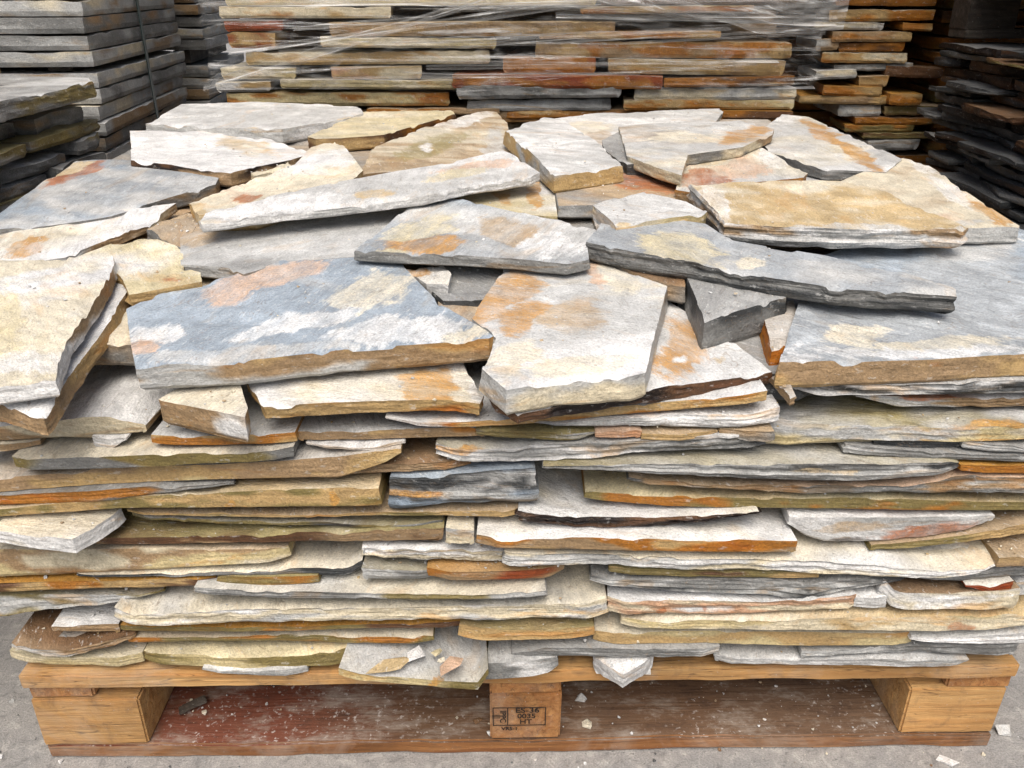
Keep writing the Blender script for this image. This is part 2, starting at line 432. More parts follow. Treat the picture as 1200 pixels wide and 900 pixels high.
FRONT=[
('flagstone', 'flagstone', 'pale cream corner flagstone at bottom left, resting on the pallet deck', [(-0.5998, 0.1668, 0.1508), (-0.5462, 0.1628, 0.148), (-0.4415, 0.1655, 0.1467)], -0.0003, 0.561, 'CY', 'YC', [], {'lam': 0.3}),
('flagstone', 'flagstone', 'pale yellow split block on the pallet deck, left of the sawdust-strewn slab', [(-0.4377, 0.1702, 0.1501), (-0.3118, 0.1715, 0.1488), (-0.1936, 0.1768, 0.1488)], -0.0024, 0.562, 'CY', 'YVY', [], {'lam': 0.3}),
('flagstone', 'flagstone', 'sliver of grey slab peeking out under the pale yellow block', [(-0.3647, 0.1598, 0.1505), (-0.3011, 0.1558, 0.1437), (-0.2439, 0.1558, 0.1424)], -0.0122, 0.503, 'L', 'LG', [], {}),
('flagstone', 'flagstone', 'broken pale slab jutting over the pallet deck with orange chips on it', [(-0.1971, 0.1796, 0.1652), (-0.1557, 0.1744, 0.1613), (-0.0977, 0.1652, 0.1521), (-0.0392, 0.1587, 0.1441), (-0.0272, 0.1796, 0.1666)], -0.0361, 0.457, 'CLY', 'YV', [(-0.0781, 0.1666, 0.0176, 0.0066, -35, 'O')], {}),
('flagstone', 'flagstone', 'grey white slab corner on the deck right of the jutting slab', [(-0.0297, 0.1702, 0.1436), (0.0099, 0.1728, 0.1463), (0.0445, 0.1741, 0.1489), (0.0524, 0.1741, 0.1583)], -0.0187, 0.225, 'LG', 'LGW', [], {}),
('flagstone', 'flagstone', 'white slab edge with rounded right end on the right half of the deck', [(0.2388, 0.1688, 0.1528), (0.4015, 0.1675, 0.1514), (0.5019, 0.1675, 0.1487), (0.5303, 0.1661, 0.1514), (0.5397, 0.1648, 0.1608)], -0.0064, 0.877, 'WL', 'LW', [], {'lam': 0.4}),
('flagstone', 'flagstone', 'long light grey speckled slab edge above the pointed stone corner', [(0.0, 0.1793, 0.1701), (0.0395, 0.1923, 0.1715), (0.1183, 0.1936, 0.1715), (0.2417, 0.1923, 0.1741)], -0.0133, 0.482, 'G', 'LGL', [], {'lam': 0.6}),
('flagstone', 'flagstone', 'dull grey slab edge at bottom right, over the white slab on the deck', [(0.3393, 0.1842, 0.1657), (0.4094, 0.1829, 0.1684), (0.4987, 0.1855, 0.1684), (0.5927, 0.192, 0.167)], -0.0046, 0.409, 'G', 'GLG', [], {'lam': 0.8}),
('flagstone', 'flagstone', 'brown speckled wedge of stone at bottom left, chipped along its front', [(-0.583, 0.1917, 0.1786), (-0.5538, 0.1852, 0.1707), (-0.5198, 0.1813, 0.1654), (-0.4776, 0.1917, 0.176), (-0.4412, 0.1995, 0.1891)], -0.0043, 0.41, 'TK', 'KTL', [], {'rag': 0.006}),
('flagstone', 'flagstone', 'long ochre slab edge above the pale yellow block', [(-0.4507, 0.1943, 0.1812), (-0.3007, 0.193, 0.1812), (-0.1804, 0.193, 0.1798), (-0.0922, 0.1943, 0.1812)], 0.0042, 1.0, 'TC', 'OVO', [], {'lam': 0.4}),
('flagstone', 'flagstone', 'short tan slab edge above the gap right of the long ochre edge', [(-0.0604, 0.2173, 0.1956), (0.0, 0.2186, 0.1969), (0.0945, 0.2186, 0.1995)], -0.014, 0.53, 'VK', 'BT', [], {'lam': 0.3}),
('flagstone', 'flagstone', 'long straight cream yellow slab edge right of the short tan one', [(0.0969, 0.2065, 0.1871), (0.1977, 0.2078, 0.1858), (0.346, 0.2078, 0.1832), (0.4654, 0.2039, 0.1832)], -0.0035, 0.847, 'C', 'YBY', [], {'lam': 0.2, 'rag': 0.001}),
('flagstone', 'flagstone', 'thin light grey slab edge at far right over the dull grey one', [(0.4629, 0.2075, 0.1946), (0.5217, 0.2088, 0.1895), (0.6184, 0.2152, 0.1895)], -0.0074, 0.595, 'L', 'LWG', [], {'lam': 0.6}),
('flagstone', 'flagstone', 'pale greenish cream slab edge running to the right corner of the pile', [(0.1267, 0.2279, 0.214), (0.2917, 0.2329, 0.214), (0.4465, 0.2366, 0.2115), (0.5435, 0.2366, 0.2102), (0.6111, 0.2379, 0.2203)], -0.009, 0.969, 'CB', 'YCB', [(0.516, 0.2216, 0.0137, 0.0076, 0, 'R')], {'lam': 0.2}),
('flagstone', 'flagstone', 'thin dark ochre layer under the long whitish slab at lower left', [(-0.4564, 0.2097, 0.1993), (-0.3471, 0.2109, 0.2006), (-0.1982, 0.2122, 0.2032), (-0.0584, 0.2161, 0.2045)], 0.0015, 0.878, 'O', 'OVK', [], {'lam': 0.3}),
('flagstone', 'flagstone', 'small white block with tan foot at the left end of the pile', [(-0.5405, 0.2084, 0.1941), (-0.5027, 0.2084, 0.1941), (-0.4599, 0.2084, 0.1915)], 0.0043, 0.269, 'WL', 'BTC', [], {}),
('flagstone', 'flagstone', 'long whitish wavy slab edge spanning the lower left half of the pile', [(-0.4504, 0.2463, 0.2264), (-0.427, 0.2376, 0.2175), (-0.2905, 0.2426, 0.2201), (-0.1451, 0.2438, 0.2226), (0.0, 0.2512, 0.2251), (0.1078, 0.2561, 0.2276)], -0.0087, 0.935, 'LCG', 'LWCL', [], {'lam': 0.9, 'rag': 0.003}),
('flagstone', 'flagstone', 'pinkish white lumpy slab edge right of the long whitish one', [(0.1086, 0.2552, 0.228), (0.1921, 0.2565, 0.2305), (0.2886, 0.2528, 0.233), (0.3832, 0.2613, 0.238), (0.3883, 0.265, 0.2429)], -0.0105, 0.412, 'WL', 'WCPW', [(0.1664, 0.2405, 0.0058, 0.005, 0, 'R'), (0.2223, 0.2429, 0.0048, 0.005, 0, 'R'), (0.0868, 0.2479, 0.0048, 0.0049, 0, 'R')], {'lam': 0.8, 'rag': 0.003}),
('flagstone', 'flagstone', 'chunky tan and white stone with pointed left end at lower right', [(0.4162, 0.2837, 0.2572), (0.4305, 0.2693, 0.2425), (0.486, 0.2681, 0.24), (0.5328, 0.2717, 0.24), (0.5676, 0.2765, 0.2425)], -0.0128, 0.511, 'TK', 'TCW', [(0.4986, 0.2548, 0.0575, 0.0074, -8, 'W')], {'rag': 0.004}),
('flagstone', 'flagstone', 'small whitish stone tucked left of the chunky tan stone', [(0.3877, 0.2629, 0.2407), (0.424, 0.2641, 0.2395)], -0.008, 0.247, 'WL', 'WL', [], {}),
('flagstone', 'flagstone', 'thin grey slab edge with pale ledge above the long whitish slab', [(-0.3586, 0.2703, 0.2594), (-0.2585, 0.2679, 0.2558), (-0.1436, 0.2679, 0.257), (-0.0383, 0.2667, 0.257), (0.0382, 0.2727, 0.2606)], -0.0082, 0.976, 'LC', 'GLV', [], {'lam': 0.9}),
('flagstone', 'flagstone', 'grey green slab with ragged white lip at left end', [(-0.6219, 0.246, 0.2079), (-0.5923, 0.246, 0.2118), (-0.5327, 0.2473, 0.222), (-0.4733, 0.2485, 0.2322), (-0.4073, 0.2535, 0.2485)], 0.0135, 0.536, 'GV', 'GVLG', [], {'lam': 0.5, 'rag': 0.004}),
('flagstone', 'flagstone', 'brown ochre slab edge at the left, above the ragged white lip', [(-0.6107, 0.2723, 0.254), (-0.5819, 0.2711, 0.254), (-0.4656, 0.2711, 0.2564), (-0.3389, 0.2748, 0.2601)], 0.007, 0.445, 'O', 'OKBO', [], {'lam': 0.4}),
('flagstone', 'flagstone', 'short olive slab edge continuing right of the brown ochre one', [(-0.335, 0.2784, 0.265), (-0.2888, 0.2784, 0.2626), (-0.2193, 0.2796, 0.2675)], 0.0026, 0.31, 'V', 'VO', [], {'lam': 0.4}),
('flagstone', 'flagstone', 'dark grey laminated slab edge at lower right, bent down in the middle', [(0.0899, 0.2822, 0.2702), (0.134, 0.2798, 0.2665), (0.2106, 0.2798, 0.2592), (0.2871, 0.281, 0.2556), (0.3359, 0.275, 0.2482), (0.3734, 0.2798, 0.2617), (0.4385, 0.2894, 0.2774)], -0.0022, 0.974, 'G', 'DGLG', [], {'lam': 1.2}),
('flagstone', 'flagstone', 'small orange stained stone edge near the right end of the lower pile', [(0.5066, 0.2797, 0.2749), (0.5335, 0.2785, 0.2641), (0.559, 0.2833, 0.2628)], -0.008, 0.222, 'CW', 'RWO', [], {}),
('flagstone', 'flagstone', 'whitish stone end at the far right edge of the lower pile', [(0.5713, 0.273, 0.2484), (0.6087, 0.2778, 0.2484)], 0.0062, 0.22, 'WL', 'WL', [], {}),
('flagstone', 'flagstone', 'bright orange slab edge under the pinkish ragged slab near the middle', [(-0.095, 0.2948, 0.2793), (0.0, 0.2936, 0.2757), (0.0428, 0.2948, 0.2757), (0.0598, 0.2972, 0.2829)], -0.0031, 0.501, 'TO', 'OTR', [], {'lam': 0.3}),
('flagstone', 'flagstone', 'grey olive slab edge right of the rounded grey slab', [(-0.1681, 0.295, 0.2746), (-0.0957, 0.2903, 0.2746), (-0.0767, 0.2879, 0.2734)], 0.0027, 0.264, 'GV', 'VGL', [], {'lam': 0.5}),
('flagstone', 'flagstone', 'thin olive brown layer above the dark grey laminated slab', [(0.1084, 0.2968, 0.2849), (0.1905, 0.2933, 0.2813), (0.2859, 0.2921, 0.2801), (0.3435, 0.2897, 0.2789)], -0.0011, 0.441, 'V', 'KVB', [], {'lam': 0.4}),
('flagstone', 'flagstone', 'thin light grey slab tip at the right above the chunky tan stone', [(0.4494, 0.2841, 0.2781), (0.5059, 0.2877, 0.2745), (0.5984, 0.2984, 0.2829)], -0.0016, 0.561, 'L', 'LGL', [], {'lam': 0.7}),
('flagstone', 'flagstone', 'short tan slab edge at the far right above the light grey tip', [(0.5335, 0.317, 0.2996), (0.589, 0.3194, 0.3007)], -0.0076, 0.235, 'CT', 'BT', [], {}),
('flagstone', 'flagstone', 'ragged pinkish white slab edge in the middle of the lower pile', [(-0.1706, 0.3159, 0.3042), (-0.1421, 0.317, 0.2983), (-0.0663, 0.3182, 0.2983), (-0.0095, 0.3147, 0.2935)], 0.0046, 0.54, 'W', 'WLCW', [], {'lam': 1.2, 'rag': 0.005}),
('flagstone', 'flagstone', 'very long ragged whitish slab edge reaching toward the right end', [(-0.0075, 0.3217, 0.3007), (0.0939, 0.317, 0.3007), (0.2067, 0.3147, 0.2948), (0.2821, 0.3136, 0.2924), (0.3765, 0.3112, 0.2865), (0.473, 0.3007, 0.2853), (0.5203, 0.3007, 0.2936), (0.5425, 0.3101, 0.3042)], -0.0046, 0.89, 'LCW', 'WLCW', [], {'lam': 1.2, 'rag': 0.004}),
('flagstone', 'flagstone', 'grey edged slab with rounded right end and pale ledge', [(-0.4934, 0.2822, 0.2737), (-0.3574, 0.2858, 0.2737), (-0.2605, 0.2882, 0.2737), (-0.1831, 0.2906, 0.2725), (-0.1698, 0.3002, 0.2798)], 0.0098, 0.96, 'CL', 'GDL', [], {'lam': 0.8}),
('flagstone', 'flagstone', 'thick cream pink slab edge at the left, cut square at its right end', [(-0.6013, 0.3144, 0.2738), (-0.5163, 0.3109, 0.2762), (-0.4009, 0.3144, 0.2823), (-0.2862, 0.3156, 0.2895), (-0.2529, 0.3144, 0.2931)], 0.0112, 0.864, 'TC', 'CYTC', [], {'lam': 0.4, 'rag': 0.001}),
('flagstone', 'flagstone', 'tan slab edge with broad pale ledge under the dark brown cavity', [(-0.0389, 0.3435, 0.3275), (0.037, 0.3457, 0.3241), (0.1481, 0.3423, 0.3207), (0.2784, 0.3378, 0.316), (0.3123, 0.3344, 0.3149)], -0.0063, 0.96, 'CWC', 'BTOB', [], {'lam': 0.3, 'rag': 0.001}),
('flagstone', 'flagstone', 'tan curved slab edge under the red streaked chunk at right', [(0.4006, 0.3166, 0.3072), (0.4563, 0.3235, 0.3107), (0.5022, 0.3305, 0.3166), (0.5911, 0.3511, 0.3316)], 0.0115, 0.501, 'T', 'TBV', [], {'rag': 0.003}),
('flagstone', 'flagstone', 'white chunk with dark red streak along its lower right side', [(0.3051, 0.3593, 0.3388), (0.3242, 0.357, 0.3249), (0.3524, 0.357, 0.3156), (0.4135, 0.357, 0.3156), (0.4605, 0.357, 0.3203), (0.5074, 0.357, 0.3296), (0.5338, 0.357, 0.3434)], 0.0159, 0.447, 'W', 'WLW', [(0.4655, 0.3342, 0.0522, 0.0104, -8, 'R'), (0.3775, 0.3215, 0.0287, 0.0035, -4, 'X'), (0.3791, 0.3388, 0.0427, 0.0069, -5, 'T')], {'rag': 0.003}),
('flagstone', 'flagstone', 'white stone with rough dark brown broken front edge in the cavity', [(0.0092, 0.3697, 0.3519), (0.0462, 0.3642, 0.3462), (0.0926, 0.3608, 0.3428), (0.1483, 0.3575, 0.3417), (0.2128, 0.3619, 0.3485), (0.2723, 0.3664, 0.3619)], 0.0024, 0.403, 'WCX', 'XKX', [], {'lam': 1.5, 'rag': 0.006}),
('flagstone', 'flagstone', 'brown faced slab with speckled yellowish ledge in the left middle', [(-0.4754, 0.3285, 0.3157), (-0.3776, 0.3308, 0.3157), (-0.2828, 0.3342, 0.318), (-0.1503, 0.3411, 0.3204), (-0.075, 0.3445, 0.3227)], 0.0079, 0.987, 'CVK', 'KTK', [], {'lam': 0.3, 'rag': 0.001}),
('flagstone', 'flagstone', 'dusty grey stone face in the gap right of the brown faced slab', [(-0.0724, 0.3501, 0.3251), (-0.0409, 0.3479, 0.3251)], 0.0001, 0.25, 'C', 'LC', [], {}),
('flagstone', 'flagstone', 'dark shadowed slab layer curving above the brown faced slab', [(-0.4229, 0.3537, 0.3457), (-0.2825, 0.3491, 0.3411), (-0.1508, 0.348, 0.3411), (-0.0772, 0.3503, 0.3423)], 0.0142, 0.817, 'GV', 'DVG', [], {'lam': 0.6}),
('flagstone', 'flagstone', 'thin tan layer under the olive yellow slab, running to the slate block', [(-0.425, 0.3644, 0.3554), (-0.2804, 0.3633, 0.3532), (-0.14, 0.3655, 0.3543), (0.0112, 0.37, 0.3532)], 0.0133, 0.969, 'T', 'VBV', [], {'lam': 0.3}),
('flagstone', 'flagstone', 'olive yellow slab edge in the left middle with cracked brown stain', [(-0.581, 0.3718, 0.3574), (-0.5522, 0.3729, 0.3596), (-0.4252, 0.386, 0.3674), (-0.2732, 0.3947, 0.3696), (-0.1426, 0.4001, 0.3718)], 0.0025, 0.99, 'CB', 'VVBV', [(-0.3015, 0.3751, 0.0055, 0.0088, 0, 'O'), (-0.1903, 0.3849, 0.0055, 0.011, 0, 'O')], {'lam': 0.3, 'rag': 0.001}),
('flagstone', 'flagstone', 'brown grey slab wedge at the left under the long tan edge', [(-0.582, 0.3859, 0.3683), (-0.5501, 0.3881, 0.3705), (-0.4382, 0.3967, 0.3771), (-0.346, 0.4021, 0.3902), (-0.3001, 0.4043, 0.3946)], 0.006, 0.587, 'G', 'KGOK', [], {'lam': 0.7}),
('flagstone', 'flagstone', 'slate blue grey block with white veins in the middle of the pile', [(-0.1324, 0.4066, 0.3638), (-0.1096, 0.4066, 0.3672), (-0.0729, 0.4098, 0.3739), (-0.0091, 0.4172, 0.3739), (0.0254, 0.4172, 0.3739)], 0.0109, 0.511, 'N', 'NDLN', [(-0.106, 0.3871, 0.0277, 0.0044, 0, 'O')], {'lam': 1.0, 'rag': 0.003}),
('flagstone', 'flagstone', 'long ochre yellow slab edge in the right middle of the pile', [(0.08, 0.3843, 0.3688), (0.1676, 0.3821, 0.3609), (0.2799, 0.3777, 0.3587), (0.4205, 0.3744, 0.3575), (0.5902, 0.3688, 0.3564)], 0.0184, 0.948, 'YB', 'OVOV', [], {'lam': 0.3, 'rag': 0.001}),
('flagstone', 'flagstone', 'thin pinkish grey ragged layer over the long ochre yellow edge', [(0.1264, 0.4032, 0.3946), (0.2113, 0.3978, 0.3891), (0.3123, 0.3978, 0.3826), (0.4136, 0.3968, 0.3837), (0.484, 0.4097, 0.3815), (0.597, 0.4032, 0.3815)], 0.0127, 0.937, 'PT', 'TGTL', [], {'lam': 0.9, 'rag': 0.003}),
('flagstone', 'flagstone', 'dark grey slab edge with fine white layers at the right middle', [(0.0333, 0.4261, 0.4219), (0.1256, 0.4303, 0.4145), (0.2062, 0.4313, 0.4092), (0.3138, 0.4313, 0.4028), (0.3857, 0.4303, 0.4028), (0.4574, 0.4303, 0.4092), (0.4732, 0.4282, 0.4177)], 0.005, 0.893, 'LV', 'DGLD', [(0.3291, 0.4198, 0.0361, 0.0026, 0, 'B')], {'lam': 1.3, 'rag': 0.002}),
('flagstone', 'flagstone', 'dark ochre wedge of stone at the far right behind the grey slab end', [(0.4747, 0.4241, 0.4135), (0.5076, 0.4231, 0.4093), (0.5789, 0.421, 0.4039)], 0.0117, 0.284, 'O', 'O', [], {}),
('flagstone', 'flagstone', 'dusty brown stone ledge right of the long tan edge', [(-0.1752, 0.4191, 0.4041), (-0.1185, 0.4213, 0.4063), (-0.0455, 0.4244, 0.4117)], 0.0164, 0.421, 'KT', 'KTK', [], {'lam': 0.8, 'rag': 0.004}),
('flagstone', 'flagstone', 'long tan edge near upper left, chipped to a grey facet at its right end', [(-0.5908, 0.4077, 0.3816), (-0.5469, 0.4098, 0.3849), (-0.445, 0.4173, 0.3915), (-0.3058, 0.4247, 0.4012), (-0.1845, 0.4352, 0.4045), (-0.1345, 0.4435, 0.4226), (-0.1164, 0.4455, 0.4352)], 0.0108, 0.927, 'LT', 'BTBY', [], {'lam': 0.3, 'rag': 0.001}),
('flagstone', 'flagstone', 'light grey rough slab edge with ochre left end in upper middle', [(-0.0798, 0.4456, 0.4289), (-0.0538, 0.4446, 0.4216), (0.0, 0.4466, 0.4194), (0.0895, 0.4508, 0.4258), (0.1607, 0.4549, 0.4342), (0.2697, 0.461, 0.4384)], 0.0125, 0.875, 'LV', 'LGWL', [(-0.0585, 0.4404, 0.027, 0.0042, 0, 'O')], {'lam': 1.1, 'rag': 0.004}),
('flagstone', 'flagstone', 'olive grey smooth slab edge with whitish ledge at upper left', [(-0.5271, 0.4344, 0.4167), (-0.444, 0.4396, 0.4198), (-0.3543, 0.4447, 0.4251), (-0.2654, 0.4468, 0.4303), (-0.227, 0.4498, 0.4334)], -0.0001, 0.96, 'LCG', 'VGV', [], {'lam': 0.25, 'rag': 0.001}),
('flagstone', 'flagstone', 'thin white flaky layer over the facet of the long tan edge', [(-0.2183, 0.4442, 0.439), (-0.1616, 0.4453, 0.438), (-0.112, 0.4484, 0.4432)], 0.0131, 0.239, 'W', 'WT', [], {'rag': 0.003}),
('flagstone', 'flagstone', 'light grey slab edge at the right, below the pair of dark grey ones', [(0.3519, 0.4447, 0.4302), (0.422, 0.4395, 0.427), (0.4858, 0.4354, 0.4249), (0.5856, 0.4343, 0.4207)], 0.0104, 0.56, 'G', 'LGL', [], {'lam': 0.9}),
('flagstone', 'flagstone', 'short dark grey slab edge at right, on the light grey one', [(0.3821, 0.4487, 0.4404), (0.4318, 0.4476, 0.4351), (0.4793, 0.4445, 0.4341)], 0.0162, 0.258, 'D', 'DG', [], {'lam': 0.7}),
('flagstone', 'flagstone', 'angular grey stone bits at the far right under the thick cream slab', [(0.4779, 0.4475, 0.4361), (0.5061, 0.4454, 0.434), (0.5985, 0.4464, 0.435)], 0.0111, 0.523, 'G', 'DLG', [], {'lam': 0.7}),
('flagstone', 'flagstone', 'pinkish grey broken stone edge left of the thick cream slab', [(0.2158, 0.4628, 0.4516), (0.2485, 0.4638, 0.4474), (0.2715, 0.4648, 0.4495)], 0.0111, 0.314, 'T', 'PTG', [], {'rag': 0.003}),
('flagstone', 'flagstone', 'short tan slab edge in the row below the white rough slab', [(0.1355, 0.4648, 0.4505), (0.2037, 0.4648, 0.4505), (0.2151, 0.4658, 0.4577)], 0.0093, 0.319, 'T', 'BT', [], {}),
('flagstone', 'flagstone', 'small pinkish chip edge left of the short tan slab', [(0.0859, 0.4649, 0.4537), (0.1355, 0.4649, 0.4516)], 0.0092, 0.292, 'P', 'PO', [], {}),
('flagstone', 'flagstone', 'grey olive slab edge under the white rough slab, tapering rightward', [(-0.0389, 0.4674, 0.4512), (0.0354, 0.4664, 0.4491), (0.0709, 0.4644, 0.4491), (0.0886, 0.4644, 0.4573)], 0.01, 0.562, 'V', 'GVL', [], {'lam': 0.8, 'rag': 0.002}),
('flagstone', 'flagstone', 'thick cream slab edge with broad dusty ledge at upper right', [(0.2688, 0.4606, 0.4368), (0.2957, 0.4606, 0.4389), (0.3573, 0.4667, 0.4452), (0.464, 0.4688, 0.4431), (0.5761, 0.4708, 0.4462)], 0.0186, 0.943, 'CLV', 'CLYC', [(0.5178, 0.4678, 0.0536, 0.0041, -3, 'O'), (0.4289, 0.4452, 0.0126, 0.0031, 0, 'R'), (0.5231, 0.4472, 0.0316, 0.0031, 0, 'O')], {'lam': 0.5, 'rag': 0.002}),
('flagstone', 'flagstone', 'white rough slab edge under the orange fronted slab in upper middle', [(0.023, 0.4755, 0.4685), (0.0883, 0.4785, 0.4655), (0.1765, 0.4805, 0.4634), (0.2469, 0.4815, 0.4624), (0.2767, 0.4895, 0.4675)], 0.0136, 0.57, 'W', 'WLW', [], {'lam': 0.7, 'rag': 0.003}),
('flagstone', 'flagstone', 'orange faced slab edge under the small pale block at upper left', [(-0.3751, 0.4614, 0.4471), (-0.3089, 0.4614, 0.4461), (-0.2258, 0.4624, 0.4471)], 0.0046, 0.48, 'WL', 'OBRO', [], {'lam': 0.25, 'rag': 0.001}),
('flagstone', 'flagstone', 'buff faced grey topped slab edge right of the orange faced one', [(-0.2274, 0.4578, 0.4433), (-0.1341, 0.4609, 0.4454), (-0.0276, 0.4659, 0.4485)], 0.0164, 0.511, 'LG', 'BTOB', [], {'lam': 0.25, 'rag': 0.001}),
('flagstone', 'flagstone', 'cream slab end at the left edge under the wavy white slab', [(-0.5844, 0.4423, 0.4265), (-0.5433, 0.4423, 0.4287), (-0.5038, 0.4444, 0.435)], 0.02, 0.316, 'C', 'CT', [], {}),
('stone_chip', 'stone chip', 'small white angular chip lodged under the wavy white slab', [(-0.4442, 0.4536, 0.435), (-0.425, 0.4515, 0.4339), (-0.404, 0.4536, 0.4505)], 0.0129, 0.252, 'W', 'WL', [], {}),
('flagstone', 'flagstone', 'slab with orange front under the brown crusted slab, grey at its left end', [(-0.1307, 0.4801, 0.4771), (-0.0975, 0.4731, 0.466), (-0.062, 0.4741, 0.464), (0.0177, 0.4801, 0.468), (0.1404, 0.493, 0.4781), (0.2612, 0.5087, 0.493)], 0.0144, 0.88, 'WL', 'LOBO', [(-0.1064, 0.4721, 0.0426, 0.0122, 0, 'L')], {'lam': 0.3, 'rag': 0.001}),
('flagstone', 'flagstone', 'wavy whitish slab at the left edge with rippled tan front', [(-0.57, 0.4618, 0.439), (-0.54, 0.4628, 0.44), (-0.4847, 0.4679, 0.4442), (-0.4475, 0.474, 0.4431), (-0.4222, 0.475, 0.4473), (-0.3852, 0.4628, 0.4515)], 0.024, 0.484, 'W', 'TCTC', [], {'lam': 0.4, 'rag': 0.002}),
('flagstone', 'flagstone', 'rust and white rough slab edge at right above the thick cream slab', [(0.3676, 0.487, 0.4819), (0.4169, 0.49, 0.4716), (0.4801, 0.491, 0.4727), (0.5953, 0.492, 0.4737)], 0.044, 0.587, 'RW', 'WLTW', [(0.4534, 0.489, 0.0317, 0.0041, -4, 'R')], {'lam': 0.8, 'rag': 0.004}),
('flagstone', 'flagstone', 'grey white slab edge directly under the big blue grey slab at right', [(0.2958, 0.5109, 0.4921), (0.328, 0.509, 0.4881), (0.4074, 0.5109, 0.4911), (0.6069, 0.5139, 0.4941)], 0.0318, 0.865, 'LG', 'LDWL', [], {'lam': 1.0, 'rag': 0.002}),
]
